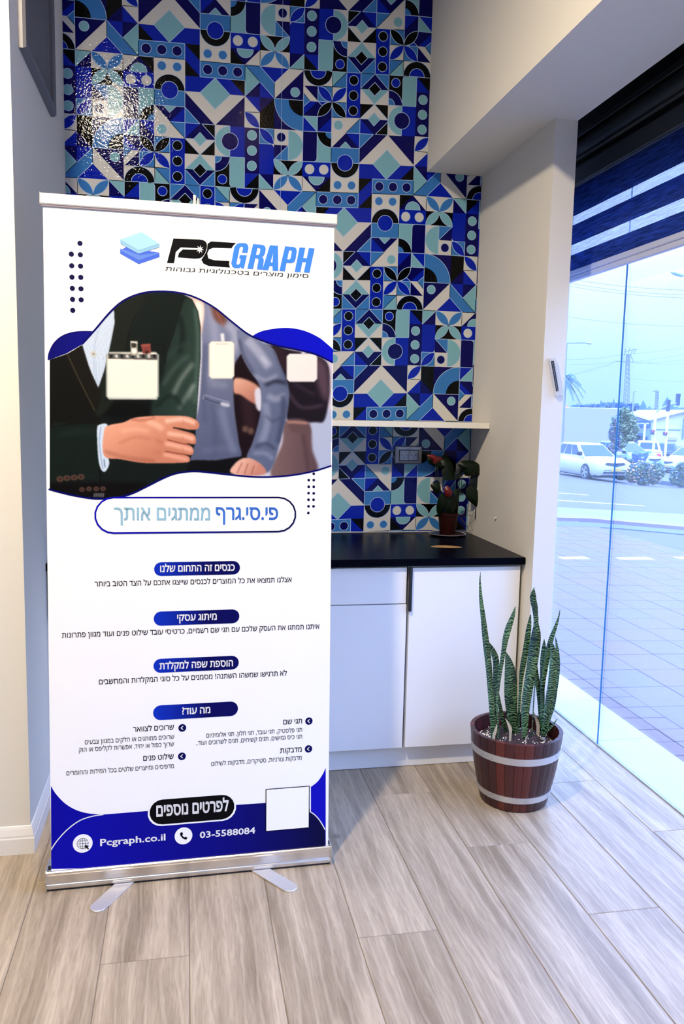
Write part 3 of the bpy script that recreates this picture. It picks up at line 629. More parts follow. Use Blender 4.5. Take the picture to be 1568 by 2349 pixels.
for q, w, c, a, sf in (([(650,1190),(740,1180),(800,1200)], 20, (.99,.80,.72), .8, 6), ([(660,1250),(740,1262),(795,1280)], 22, (.98,.76,.67), .8, 6), ([(650,1300),(730,1318),(785,1335)], 22, (.96,.72,.63), .8, 6), ([(640,1355),(720,1372),(765,1382)], 18, (.94,.69,.60), .8, 6), ([(690,1222),(740,1230),(790,1250)], 7, (.16,.05,.04), .95, 2), ([(660,1282),(740,1302),(796,1308)], 5, (.50,.22,.16), .9, 2), ([(650,1340),(720,1352),(785,1362)], 5, (.50,.22,.16), .9, 2), ([(560,1190),(610,1210),(640,1230)], 26, (.97,.76,.66), .7, 10), ([(420,1300),(500,1270),(580,1280)], 10, (.70,.42,.34), .6, 6), ([(430,1240),(500,1230),(570,1240)], 16, (.96,.74,.64), .6, 9), ([(600,1280),(640,1300)], 14, (.70,.40,.32), .6, 7), ([(590,1340),(640,1350)], 12, (.72,.43,.35), .6, 7), ([(480,1180),(540,1185),(600,1172)], 8, (.60,.30,.24), .7, 4), ([(740,1180),(745,1205)], 3, (.72,.42,.36), .7, 1.5), ([(735,1262),(742,1285)], 3, (.72,.42,.36), .7, 1.5), ([(735,1318),(740,1338)], 3, (.72,.42,.36), .7, 1.5), ([(350,1340),(450,1370),(600,1390)], 12, (.58,.32,.25), .6, 8)): stroke(q, w, c, sf, a, hd1)
# cuff buttons
for k, (bx_, by_, rr_) in enumerate([(125,1479,17), (160,1474,17), (196,1471,17), (231,1468,17), (235,1531,14), (270,1528,14), (306,1528,14), (340,1527,14)]):
    paint([(bx_+rr_*math.cos(a), by_+rr_*.85*math.sin(a)) for a in np.linspace(0, 5.5, 8)], (.34,.24,.20), 2); paint([(bx_+rr_*.55*math.cos(a), by_+rr_*.45*math.sin(a)) for a in np.linspace(0, 5.5, 8)], (.20,.14,.12), 2)
for k in range(6): stroke([(295+k*9,1568),(300+k*9,1548)], 3, (.75,.75,.78), 1)
stroke([(545,810),(600,808),(650,810)], 4, (.02,.03,.03), 2); stroke([(650,810),(640,860)], 4, (.02,.03,.03), 2)
# badges
def badge(x0, y0, x1, y1, r, edge, fill, m_=7, sk=0):
    def rrq(a, b, c, d, r_): return [(a+r_,b),(c-r_,b),(c,b+r_),(c,d-r_),(c-r_,d),(a+r_,d),(a,d-r_),(a,b+r_)]
    paint([(x + sk*(y-y0), y) for x, y in rrq(x0,y0,x1,y1,r)], edge, 2, False); paint([(x + sk*(y-y0), y) for x, y in rrq(x0+m_,y0+m_*.6,x1-m_,y1-m_,r*.6)], fill, 2, False)
badge(355,843,620,1082,16,(.60,.63,.61),(.95,.93,.88),8,0); paint([(366,850),(612,856),(612,884),(366,878)], (.34,.34,.34), 2, False)
for k in range(9): paint([(372+k*27,858),(386+k*27,856),(388+k*27,874),(374+k*27,872)], (.78,.78,.76) if k%2 else (.10,.11,.11), 2, False)
paint([(365,1068),(612,1074),(612,1080),(365,1076)], (.80,.82,.80), 1, False)
paint([(476,790),(512,788),(514,862),(480,862)], (.62,.61,.57), 2, False); paint([(484,800),(504,800),(504,820),(484,820)], (.20,.19,.17), 2); paint([(484,828),(506,828),(506,850),(486,850)], (.92,.92,.90), 3); stroke([(478,792),(512,800)], 5, (.9,.9,.88), 1.5)
paint([(528,806),(577,802),(580,850),(540,853)], (.50,.24,.22), 2, False); stroke([(532,812),(576,808)], 6, (.66,.36,.32), 3); paint([(552,838),(566,838),(566,852),(552,852)], (.2,.1,.1), 3)
badge(868,790,996,978,14,(.78,.77,.74),(.96,.94,.89),5,0); paint([(926,752),(944,750),(948,792),(930,794)], (.86,.87,.90), 3, False); paint([(900,800),(965,800),(965,808),(900,808)], (.82,.81,.78), 2, False)
badge(1256,852,1410,994,16,(.80,.79,.80),(.93,.91,.90),5,0); paint([(1330,838),(1350,840),(1352,862),(1334,862)], (.86,.86,.88), 4, False)
img = cv.reshape(CH, SS, CW, SS, 3).mean((1, 3)); img += rng.normal(0, .006, (CH, CW, 1)); img = np.clip(img, 0, 1)
lin = np.where(img <= .04045, img / 12.92, ((img + .055) / 1.055) ** 2.4) * .85
X_, Y_ = np.meshgrid(CX0 + (np.arange(CW) + .5) * STEP, CY0 + (np.arange(CH) + .5) * STEP)
P_ = np.array(outline); ins = np.zeros(X_.shape, bool)
for a, b in zip(P_, np.roll(P_, -1, 0)):
    if a[1] == b[1]: continue
    ins ^= ((a[1] > Y_) != (b[1] > Y_)) & (X_ < (b[0] - a[0]) * (Y_ - a[1]) / (b[1] - a[1]) + a[0])
ipx, ipy = 80 + X_ / 2.178, 420 + Y_ / 2.178
D_ = np.array(FWD)[None, None] + np.array(RGT) * ((ipx - IMG_W/2) / FPX)[..., None] - np.array(UPV) * ((ipy - IMG_H/2) / FPX)[..., None]
bnn = np.array(BN); t_ = np.dot(np.array(BO - EYE), bnn) / (D_ @ bnn); Q_ = np.array(EYE) + D_ * t_[..., None] + bnn * .0003
sl_ = (Q_ - np.array(BO)) @ np.array(BDIR); ins &= (sl_ > .006) & (sl_ < .846)
quad = ins[:-1, :-1] & ins[1:, :-1] & ins[:-1, 1:] & ins[1:, 1:]
idx = np.arange(CW * CH).reshape(CH, CW); f4 = np.stack([idx[:-1, :-1][quad], idx[1:, :-1][quad], idx[1:, 1:][quad], idx[:-1, 1:][quad]], 1)
used = np.unique(f4); remap = np.zeros(CW * CH, int); remap[used] = np.arange(len(used)); f4 = remap[f4]
V_ = Q_.reshape(-1, 3)[used] - np.array(bn.location)
me = bpy.data.meshes.new('printed_photo'); me.vertices.add(len(V_)); me.vertices.foreach_set('co', V_.ravel()); me.loops.add(f4.size); me.loops.foreach_set('vertex_index', f4.ravel())
me.polygons.add(len(f4)); me.polygons.foreach_set('loop_start', np.arange(0, f4.size, 4)); me.polygons.foreach_set('loop_total', np.full(len(f4), 4)); me.update(calc_edges=True)
ca_ = me.color_attributes.new('print', 'FLOAT_COLOR', 'POINT'); cc = np.ones((len(used), 4), np.float32); cc[:, :3] = lin.reshape(-1, 3)[used]; ca_.data.foreach_set('color', cc.ravel())
pm = mat('ink_photo', (1, 1, 1), .5, spec=.10); at_ = pm.node_tree.nodes.new('ShaderNodeAttribute'); at_.attribute_name = 'print'; pm.node_tree.links.new(at_.outputs['Color'], pm.node_tree.nodes['Principled BSDF'].inputs['Base Color'])
me.materials.append(pm); po_ = bpy.data.objects.new('printed_photo', me); COL.objects.link(po_); po_.parent = sheet
po_.location = Vector(bn.location) - Vector(bn.location) - Vector(sheet.location); tag(po_, 'printed photo of people in suits wearing blank name badges')

# -- printed waves, outlines, dots
GB = grad_ink('wave', (0.001, 0.001, 0.09), (0.001, 0.003, 0.52), -.45, .42)
pr('printed_wave', [[fA(*q) for q in cr([(66,885),(70,850),(95,800),(140,762),(205,743),(285,741)]) + [(262,772),(235,806),(160,850)]],
                    [fA(*q) for q in [(1082,768)] + cr([(1085,764),(1130,741),(1200,727),(1270,724),(1345,738),(1415,770),(1460,805),(1490,832)]) + [(1490,898),(1400,857),(1300,832),(1210,814),(1130,786)]]], GB, 2, True)
pr('printed_outline', ribbon([fA(*q) for q in top], .0052), ink('navy', (.001, .001, .13)), 3); pr('printed_outline', ribbon([fA(*q) for q in bot], .0050), ink('navy', (.001, .001, .13)), 3); pr('printed_outline', ribbon([fA(*q) for q in cr([(66,885),(70,850),(95,800),(140,762),(205,743),(285,741)])], .0022), ink('navy', (.001, .001, .13)), 3)
dots = [(183,559)] + [(164,583),(187,584),(164,609),(187,611),(167,636),(187,636),(167,661),(187,662),(167,687),(187,688),(167,712)]
dots = [(225,301),(182,355),(227,358),(184,413),(228,415),(185,470),(229,471),(187,526),(230,528),(188,581),(231,583),(189,636)]
dq = []
for x, y in dots: c_ = fA(x, y); dq.append(disc(c_[0], c_[1], .0072))
for x, y in [(1392,1452),(1367,1484),(1392,1484),(1367,1517),(1392,1517),(1366,1549),(1392,1550),(1366,1582),(1391,1582),(1366,1615),(1391,1615),(1365,1648)]:
    c_ = fA(x, y); dq.append(disc(c_[0], c_[1], .0042))
pr('printed_dot', dq, ink('dotnavy', (.002, .002, .045)), 2, True)

def stadium(x0, x1, z0, z1, n=10):
    r = (z1 - z0) / 2; cz = (z0 + z1) / 2
    return [(x0 + r + r * math.cos(math.radians(a)), cz + r * math.sin(math.radians(a))) for a in np.linspace(90, 270, n)] + [(x1 - r + r * math.cos(math.radians(a)), cz + r * math.sin(math.radians(a))) for a in np.linspace(-90, 90, n)]
# -- lettering (right-to-left lines are stored reversed)
FONT = bpy.data.fonts.get('Bfont') or None
from mathutils.geometry import delaunay_2d_cdt
def letter(txt, a, b, h, m, lv=4, bold=0.0, shear=0.0, heb=True, name='printed_text', caph=None):
    """text fitted between the points a (left end of base line) and b (right end), h = letter height.
    The outlines are filled by winding number, so overlapping strokes of a glyph stay whole."""
    cu = bpy.data.curves.new('text', 'FONT'); cu.body = txt[::-1] if heb else txt; cu.size = 1.0; cu.shear = shear; cu.resolution_u = 2; cu.fill_mode = 'NONE'
    ob = bpy.data.objects.new('text', cu); COL.objects.link(ob); bpy.context.view_layer.update()
    me = bpy.data.meshes.new_from_object(ob.evaluated_get(bpy.context.evaluated_depsgraph_get())); bpy.data.objects.remove(ob); bpy.data.curves.remove(cu)
    co = [v.co.copy() for v in me.vertices]; nxt = {}
    for e_ in me.edges: nxt.setdefault(e_.vertices[0], []).append(e_.vertices[1]); nxt.setdefault(e_.vertices[1], []).append(e_.vertices[0])
    bpy.data.meshes.remove(me); seen = set(); loops = []
    for v0 in sorted(nxt):                      # walk every closed outline in stored order (keeps its direction)
        if v0 in seen: continue
        lp_ = [v0]; seen.add(v0); cur = v0
        while True:
            c_ = [w for w in nxt[cur] if w not in seen]
            if not c_: break
            cur = min(c_, key=lambda w: (abs(w - cur) != 1, w)); seen.add(cur); lp_.append(cur)
        if len(lp_) > 2: loops.append([(co[i].x, co[i].y) for i in lp_])
    loops.sort(key=lambda l: min(p_[0] for p_ in l)); groups = []
    for l in loops:
        mn, mx_ = min(p_[0] for p_ in l), max(p_[0] for p_ in l)
        if groups and mn < groups[-1][1] + 1e-4: groups[-1][0].append(l); groups[-1][1] = max(groups[-1][1], mx_)
        else: groups.append([[l], mx_])
    V = []; F = []
    for ls, _ in groups:
        pts = []; ed = []
        for l in ls:
            b0 = len(pts); pts += [Vector(p_) for p_ in l]; ed += [(b0 + i, b0 + (i + 1) % len(l)) for i in range(len(l))]
        vo, eo, fo, *_r = delaunay_2d_cdt(pts, ed, [], 0, 1e-6)
        arr = [np.array(l) for l in ls]; b0 = len(V); V += [tuple(v) for v in vo]
        for f in fo:
            cx, cy = sum(vo[i].x for i in f) / len(f), sum(vo[i].y for i in f) / len(f); w = 0
            for l in arr:
                x1, y1 = l[:, 0], l[:, 1]; x2, y2 = np.roll(x1, -1), np.roll(y1, -1); isl = (x2 - x1) * (cy - y1) - (cx - x1) * (y2 - y1)
                w += int(np.sum((y1 <= cy) & (y2 > cy) & (isl > 0)) - np.sum((y1 > cy) & (y2 <= cy) & (isl < 0)))
            if w != 0: F.append(tuple(b0 + i for i in f))
        if bold > 0:
            sharp = bold > .05
            for l in ls:
                n_ = len(l)
                for i in range(n_):
                    q = seg_line(l[i], l[(i + 1) % n_], bold); b1 = len(V); V += q; F.append((b1, b1 + 1, b1 + 2, b1 + 3))
                    if not sharp:
                        p_ = l[i]; b1 = len(V); V += [(p_[0] + bold * math.cos(k * math.pi / 3), p_[1] + bold * math.sin(k * math.pi / 3)) for k in range(6)]; F.append(tuple(range(b1, b1 + 6)))
    c = np.array(V); x0, x1 = c[:, 0].min(), c[:, 0].max(); ref = caph or (0.545 if heb else 0.727)
    u = (c[:, 0] - x0) / (x1 - x0); S_ = a[0] + u * (b[0] - a[0]); Z_ = a[1] + u * (b[1] - a[1]) + c[:, 1] / ref * h
    out = np.array(bw(0, 0, .0003 * lv)) + S_[:, None] * np.array(BDIR) + Z_[:, None] * np.array(BUP)
    F = [f if sum(V[f[i-1]][0] * V[f[i]][1] - V[f[i]][0] * V[f[i-1]][1] for i in range(len(f))) > 0 else f[::-1] for f in F]
    me = bpy.data.meshes.new(name); me.from_pydata(out.tolist(), [], F); me.materials.append(m); me.update()
    o = bpy.data.objects.new(name, me); COL.objects.link(o); o.parent = sheet; o.location = (0, 0, 0); return o
# logo: two stacked slabs
def pl_(pts): return [fL(*q) for q in pts]
pr('printed_logo', [pl_([(78,228),(120,205),(355,245),(356,276),(212,325),(205,324),(78,252)])], ink('slabblue', (.055, .12, .62)), 2)
pr('printed_logo', [pl_([(78,228),(78,215),(215,262),(352,246),(352,250),(210,300)])], ink('slabblue2', (.10, .20, .62)), 3)
pr('printed_logo', [pl_([(78,152),(212,104),(225,100),(238,104),(355,182),(356,206),(212,252),(204,251),(80,182)])], ink('slabcyan', (.22, .42, .62)), 4)
pr('printed_logo', [pl_([(78,152),(212,104),(225,100),(238,104),(355,182),(212,228),(204,227)])], ink('slabcyan2', (.30, .55, .72)), 5)
bk = ink('black', BLK); gr_ = grad_ink('logoblue', (0.04, 0.20, 0.80), (0.06, 0.24, 0.86), 0, 1)
pr('printed_logo', [pl_([(453,145),(640,152)] + cr([(640,152),(670,160),(688,180),(688,215),(672,255),(645,282),(600,287)]) + [(485,278),(492,248),(520,222),(650,226),(652,214),(505,207),(470,240),(462,300),(456,320),(408,318)])], bk, 2)
pr('printed_logo', [pl_([(694,182),(720,165),(895,177)] + [(878,192),(862,214),(735,210),(705,222),(692,250),(700,285),(740,298),(848,304),(846,325),(852,350),(700,338),(665,322),(650,296),(672,262),(690,228)])], bk, 2)
sq = []
for k in range(8):
    a = math.radians(k * 45 + 10); cx_, cy_ = 640, 222
    sq.append(pl_([(cx_ + 30*math.cos(a), cy_ + 30*math.sin(a)), (cx_ + 7*math.cos(a+1.2), cy_ + 7*math.sin(a+1.2)), (cx_ + 7*math.cos(a-1.2), cy_ + 7*math.sin(a-1.2))]))
pr('printed_logo', sq, ink('paper', WHITE), 4)
GL = {'G': [[(1,.62),(1,.82),(.88,.95),(.7,1),(.3,1),(.12,.95),(0,.82),(0,.18),(.12,.05),(.3,0),(.62,0),(.75,.06),(.8,0),(1,0),(1,.52),(.5,.52),(.5,.38),(.62,.38),(.62,.2),(.56,.14),(.44,.14),(.38,.2),(.38,.8),(.44,.86),(.56,.86),(.62,.8),(.62,.62)]],
 'R': [R(0,0,.38,1), [(.38,1),(.75,1),(.92,.95),(1,.85),(1,.66),(.92,.56),(.82,.52),(.95,.46),(1,.36),(1,0),(.63,0),(.63,.36),(.56,.44),(.38,.44),(.38,.58),(.55,.58),(.62,.64),(.62,.8),(.55,.86),(.38,.86)]],
 'A': [[(0,0),(.36,0),(.42,.18),(.45,.32),(.51,.74),(.51,1),(.24,1)], [(.64,0),(1,0),(.78,1),(.51,1),(.51,.74),(.57,.32),(.60,.18)], [(.42,.18),(.60,.18),(.57,.32),(.45,.32)]],
 'P': [R(0,0,.38,1), [(.38,1),(.75,1),(.93,.95),(1,.84),(1,.52),(.93,.40),(.75,.34),(.38,.34),(.38,.48),(.55,.48),(.62,.54),(.62,.8),(.55,.86),(.38,.86)]],
 'H': [R(0,0,.38,1), R(.62,0,1,1), R(.38,.42,.62,.58)]}
for ch_, (bl_, br_, tr2, tl2) in zip('GRAPH', [((855,352),(950,356),(990,178),(888,176)), ((974,357),(1080,365),(1108,192),(1015,184)), ((1080,366),(1192,374),(1213,198),(1108,190)), ((1200,373),(1302,380),(1326,207),(1240,200)), ((1308,380),(1412,386),(1448,215),(1342,208))]):
    gq = []
    for pg in GL[ch_]:
        gq.append([fL(*[(bl_[k] * (1 - u) + br_[k] * u) * (1 - v) + (tl2[k] * (1 - u) + tr2[k] * u) * v for k in (0, 1)]) for u, v in pg])
    pr('printed_letter', gq, gr_, 3)
letter('סימון מוצרים בטכנולוגיות גבוהות', (fL(394,367)[0], fL(394,372)[1]), (fL(1405,428)[0], fL(1405,424)[1]), .0100, ink('text', (.02, .02, .025)), 2, bold=.004, shear=.12)
# main pill
x0, z1 = fB(296, 178)[0], fB(800, 86)[1]; x1, z0 = fB(1305, 176)[0], fB(800, 268)[1]
PG = grad_ink('pill', (0.003, 0.030, 0.50), (0.001, 0.001, 0.085), -.11, .06); NV = ink('navy2', (.001, .002, .07))
pr('printed_pill', [stadium(x0, x1, z0, z1)], grad_ink('pillring', (0.001, 0.001, 0.42), (0.001, 0.001, 0.05), -.3, .25), 4); pr('printed_pill', [stadium(x0 + .0052, x1 - .0052, z0 + .0052, z1 - .0052)], ink('paper', WHITE), 5)
hb = fB(1000, 145)[1] - fB(1000, 200)[1]
letter('ממתגים אותך', fB(395,203), fB(875,203), hb, grad_ink('lightblue', (0.34, 0.58, 0.72), (0.30, 0.54, 0.68), -.2, 0), 6, bold=.020)
letter('פי.סי.גרף', fB(903,200), fB(1214,200), hb, grad_ink('midblue', (0.05, 0.20, 0.72), (0.05, 0.17, 0.62), 0, .3), 6, bold=.020)
TX = ink('text', (.02, .02, .025))
def pill(f, xl, xr, yt, yb, txt, tl, tr, tb, th):
    a = f(xl, (yt + yb) / 2); b = f(xr, (yt + yb) / 2); zt = f((xl + xr) / 2, yt)[1]; zb_ = f((xl + xr) / 2, yb)[1]
    pr('printed_pill', [stadium(a[0], b[0], zb_, zt)], PG, 2)
    zz = f((tl + tr) / 2, tb)[1]; letter(txt, (f(tl, tb)[0], zz), (f(tr, tb)[0], zz), th, ink('paper', WHITE), 3, bold=.026)
hp = fB(800, 430)[1] - fB(800, 458)[1]
pill(fB, 595, 1024, 410, 478, 'כנסים זה התחום שלנו', 625, 998, 458, hp)
pill(fB, 593, 1021, 654, 724, 'מיתוג עסקי', 710, 908, 703, hp)
pill(fB, 592, 1018, 888, 957, 'הוספת שפה למקלדת', 622, 989, 940, hp)
pill(fC, 590, 1014, 73, 146, 'מה עוד?', 735, 876, 124, hp)
def line(f, txt, l, r_, h, bold=0.010, m=TX):
    a, b = f(*l), f(*r_); z = (a[1] + b[1]) / 2; letter(txt, (a[0], z), (b[0], z), h, m, 2, bold=bold)
h1 = fB(1100, 494)[1] - fB(1100, 515)[1]
line(fB, 'אצלנו תמצאו את כל המוצרים לכנסים שייצגו אתכם על הצד הטוב ביותר', (298,532), (1282,514), h1)
line(fB, 'איתנו תמתגו את העסק שלכם עם תגי שם רשמיים, כרטיסי עובד שילוט פנים ועוד מגוון פתרונות', (135,787), (1420,749), h1)
line(fB, 'לא תרגישו שמשהו השתנה! מסמנים על כל סוגי המקלדות והמחשבים', (320,1020), (1258,982), h1)
h2_ = h1 * .86
line(fC, 'תגי שם', (1240,176), (1334,174), h1 * 1.02, .012); line(fC, 'תגי פלסטיק, תגי עובד, תגי חלון, תגי אלומיניום', (856,240), (1334,218), h2_, .003)
line(fC, 'תגי כיס גמישים, תגים קשיחים, תגים לשרוכים ועוד..', (804,278), (1334,252), h2_, .003)
line(fC, 'מדבקות', (1224,320), (1332,315), h1 * 1.02, .012); line(fC, 'מדבקות צורניות, סטיקרים, מדבקות לשילוט', (880,382), (1332,358), h2_, .003)
line(fC, 'שרוכים לצוואר', (490,212), (694,206), h1 * 1.02, .012); line(fC, 'שרוכים ממותגים או חלקים במגוון צבעים', (250,277), (695,250), h2_, .003)
line(fC, 'שרוך כפול או יחיד, אפשרות לקליפס או הוק', (220,316), (694,286), h2_, .003)
line(fC, 'שילוט פנים', (541,357), (693,352), h1 * 1.02, .012); line(fC, 'מדפיסים ומייצרים שלטים בכל המידות והחומרים', (158,432), (694,396), h2_, .003)
dq = []; cq = []
for x, y in ((1368,161), (1366,300), (736,195), (734,337)):
    c_ = fC(x, y); dq.append(disc(c_[0], c_[1], .0118)); cq.append([(c_[0]+.0035,c_[1]+.005),(c_[0]-.002,c_[1]),(c_[0]+.0035,c_[1]-.005),(c_[0]+.001,c_[1]-.006),(c_[0]-.0055,c_[1]),(c_[0]+.001,c_[1]+.006)])
pr('printed_bullet', dq, NV, 2, True); pr('printed_arrow', cq, ink('paper', WHITE), 3, True)
# foot of the print: blue corner fields, dark blue swell, white lines
FG = grad_ink('foot', (0.001, 0.001, 0.30), (0.003, 0.003, 0.42), -.45, .42); FD = grad_ink('footdark', (0.002, 0.002, 0.34), (0.001, 0.001, 0.035), -.30, .42)
cl_ = cr([(80,485),(105,525),(150,572),(205,605),(265,622),(330,628)]); cr_ = cr([(1378,490),(1410,465),(1435,430),(1452,395)])
pr('printed_field', [[fC(*q) for q in cl_ + [(330,660),(180,760),(80,900)]], [fC(*q) for q in cr_ + [(1452,800),(1378,700)]]], FG, 1, True)
arcL = cr([(78,808),(110,760),(160,705),(220,660),(280,638),(340,628)]); arcR = cr([(1372,612),(1400,632),(1425,662),(1448,702)])
pr('printed_field', [[fC(*q) for q in arcL + [(600,607),(1000,580),(1150,570),(1372,600)] + arcR + [(1452,800),(1300,870),(80,900)]]], FD, 2)
pr('printed_line', ribbon([fC(*q) for q in arcL], .0032), ink('paper', WHITE), 3); pr('printed_line', ribbon([fC(*q) for q in arcR], .0032), ink('paper', WHITE), 3)
# keep the white area above the swell
xa, xb = fC(563, 620)[0], fC(1005, 590)[0]; zt, zb_ = fC(785, 540)[1], fC(785, 672)[1]
pr('printed_pill', [stadium(xa, xb, zb_, zt)], ink('paper', WHITE), 4); pr('printed_pill', [stadium(xa + .0055, xb - .0055, zb_ + .005, zt - .0005)], bk, 5)
zz = fC(785, 622)[1]; letter('לפרטים נוספים', (fC(606,626)[0], zz), (fC(967,590)[0], zz), fC(785, 575)[1] - zz, ink('paper', WHITE), 6, bold=.03)
a, b = fC(326,783), fC(652,757); z = (a[1] + b[1]) / 2; letter('Pcgraph.co.il', (a[0], z), (b[0], z), .0215, ink('paper', WHITE), 4, bold=.022, heb=False)
a, b = fC(823,742), fC(1100,724); z = (a[1] + b[1]) / 2; letter('03-5588084', (a[0], z), (b[0], z), .0205, ink('paper', WHITE), 4, bold=.022, heb=False)
g1, g2 = fC(239, 772), fC(742, 734)
pr('printed_icon', [disc(*g1, .0285), disc(*g2, .0268)], ink('paper', WHITE), 4, True)
ic = []
R_ = .0160
def ringp(cx, cz, rx, rz, w=.0011): return ribbon([(cx + rx*math.cos(a), cz + rz*math.sin(a)) for a in np.linspace(0, 2*math.pi, 22)], w)
ic += ringp(*g1, R_, R_) + ringp(*g1, R_*.5, R_); ic += ribbon([(g1[0], g1[1]-R_), (g1[0], g1[1]+R_)], .0011)
for dz in (-.008, 0, .008): ic += ribbon([(g1[0]-math.sqrt(R_**2-dz**2), g1[1]+dz), (g1[0]+math.sqrt(R_**2-dz**2), g1[1]+dz)], .0011)
pr('printed_icon', ic, TX, 5); ax_, az_ = g1[0] + .006, g1[1] - .004
pr('printed_icon', [[(ax_, az_), (ax_+.013, az_-.006), (ax_+.008, az_-.008), (ax_+.012, az_-.014), (ax_+.009, az_-.016), (ax_+.005, az_-.010), (ax_+.002, az_-.014)]], bk, 6)
ph = [(-.009,.011),(-.004,.013),(-.001,.006),(-.004,.003),(0,-.003),(.003,-.005),(.006,-.003),(.012,-.007),(.009,-.012),(.004,-.012),(-.003,-.007),(-.009,.001),(-.011,.007)]
pr('printed_icon', [[(g2[0]+x, g2[1]+z) for x, z in ph]], bk, 5)
# white square field at the lower right (its code is left out)
q4 = [fC(1153,502), fC(1368,490), fC(1366,692), fC(1158,708)]
xm0, xm1, zm0, zm1 = (q4[0][0]+q4[3][0])/2, (q4[1][0]+q4[2][0])/2, (q4[2][1]+q4[3][1])/2, (q4[0][1]+q4[1][1])/2
pr('printed_square', [R(xm0-.0025, zm0-.0025, xm1+.0025, zm1+.0025)], bk, 4); pr('printed_square', [R(xm0, zm0, xm1, zm1)], ink('paper', WHITE), 5)

# -- stand hardware
def bprof(name, prof, s0, s1, m, parent):
    """extrude a (off, z) profile along the stand"""
    return MB().loft([[bw(s0, 0, 0) + Vector((-bs * -o_ * 0, 0, 0)) + BN * o_ + Vector((0, 0, z)) for o_, z in prof], [bw(s1, 0, 0) + BN * o_ + Vector((0, 0, z)) for o_, z in prof]]).build(name, m, parent)
bprof('top_rail', [(.006, 1.9975), (.0085, 2.0005), (.0085, 2.024), (.005, 2.028), (-.006, 2.028), (-.009, 2.024), (-.009, 2.0), (-.006, 1.9975)], .0, .8515, M['rail'], bn)
tr_ = bn.children[-1] if bn.children else None
for o in [c for c in bn.children if c.name.startswith('top_rail')]:   # move the rail onto the leaning sheet
    o.location = Vector(o.location) + Vector((0, BT * 2.01, 0))
MB().loft([[bw(.001, 1.9925, .004), bw(.850, 1.9925, .004), bw(.850, 1.9985, .004), bw(.001, 1.9985, .004)], [bw(.001, 1.9925, .0008), bw(.850, 1.9925, .0008), bw(.850, 1.9985, .0008), bw(.001, 1.9985, .0008)]]).build('rail_lip', mat('rail_lip', (.20, .16, .20), .5), bn)
for s0, s1 in ((-.0015, .0005), (.851, .853)): 
    MB().loft([[bw(s0, z, o_) for o_, z in ((.010, 1.997), (.010, 2.029), (-.010, 2.029), (-.010, 1.997))], [bw(s1, z, o_) for o_, z in ((.010, 1.997), (.010, 2.029), (-.010, 2.029), (-.010, 1.997))]]).build('rail_cap', M['alu'], bn)
MB().tube([bw(.428, .05, -.020), bw(.428, 2.035, -.020)], .0075, 12).build('pole', M['alu'], bn, smooth=True)
hk = MB(); hk.prism([bw(.4235, 2.0, -.010), bw(.4315, 2.0, -.010), bw(.4315, 2.058, -.010), bw(.4235, 2.058, -.010)], -BN * .003); hk.prism([bw(.435, 2.0, -.012), bw(.440, 2.0, -.012), bw(.440, 2.050, -.012), bw(.435, 2.050, -.012)], -BN * .003)
hk.build('pole_hook', M['alu_bright'], bn)
base_prof = [(.004, .0045), (.0075, .008), (.0075, .0145), (.0095, .0155), (.0105, .018), (.0095, .0205), (.006, .0215), (.0045, .024), (.0040, .036), (.0045, .0480), (.006, .0510), (.009, .0525), (.0105, .0560), (.0105, .0600), (.0075, .0630), (.0040, .0640), (.002, .0625), (-.002, .060), (-.07, .066), (-.082, .050), (-.084, .012), (-.080, .0045)]
bprof('cassette', base_prof, -.006, .8505, M['alu'], bn)
cp = [(.0125, .002), (.0125, .062), (.006, .0665), (-.070, .0685), (-.086, .052), (-.088, .002)]
for s0, s1, nm in ((-.0085, -.0062, 'end_cap'), (.8507, .8535, 'end_cap')): bprof(nm, cp, s0, s1, M['alu'], bn)
bprof('rubber_strip', [(.003, .0008), (.003, .0046), (-.078, .0046), (-.078, .0008)], -.004, .849, M['black'], bn)
bprof('corner_block', [(-.001, .0645), (-.001, .074), (-.010, .074), (-.010, .0645)], -.003, .005, M['black'], bn)
bprof('corner_block', [(-.001, .0645), (-.001, .074), (-.010, .074), (-.010, .0645)], .846, .849, M['black'], bn)
def foot(a, b, w):
    a, b = Vector((*a, 0)), Vector((*b, 0)); d = (b - a).normalized(); n = Vector((-d.y, d.x, 0)); pts = [a + n * w / 2, ]
    pts = [a + n * w / 2] + [b + (n * math.cos(t) + d * math.sin(t)) * w / 2 for t in np.linspace(0, math.pi, 12)] + [a - n * w / 2]
    MB().loft([[p_ + Vector((0, 0, .0008)) for p_ in pts], [p_ + Vector((0, 0, .0036)) for p_ in pts], [p_ - (p_ - (a + b) / 2) * .01 + Vector((0, 0, .0045)) for p_ in pts]]).build('foot', M['steel_white'], bn)
foot((-.150, 2.445), (-.250, 2.275), .047); foot((.195, 2.44), (.305, 2.288), .047)
# ------------------------------------------------------------------ snake plant in a stave tub
PCX, PCY, PH, RT, RB = 1.213, 2.745, .275, .170, .123
tub = empty('snake_plant_tub', (PCX, PCY, 0), 'dark red wooden stave tub with steel hoops holding a tall snake plant, on the floor', 'plant pot')
def stave_mat():
    m = mat('stave_wood', (.060, .008, .008), .38, bump=(60, .2), spec=.5); nt = m.node_tree; oi = nt.nodes.new('ShaderNodeObjectInfo'); r = nt.nodes.new('ShaderNodeValToRGB')
    r.color_ramp.elements[0].color = (.030, .006, .006, 1); r.color_ramp.elements[1].color = (.115, .016, .010, 1)
    k = r.color_ramp.elements.new(.6); k.color = (.048, .008, .009, 1)
    nt.links.new(oi.outputs['Random'], r.inputs[0]); nt.links.new(r.outputs[0], nt.nodes['Principled BSDF'].inputs['Base Color']); return m
M['stave'] = stave_mat()
NS = 30
def rad(z): return RB + (RT - RB) * (z / PH) + .006 * math.sin(math.pi * z / PH)
da = 2 * math.pi / NS
rings = []
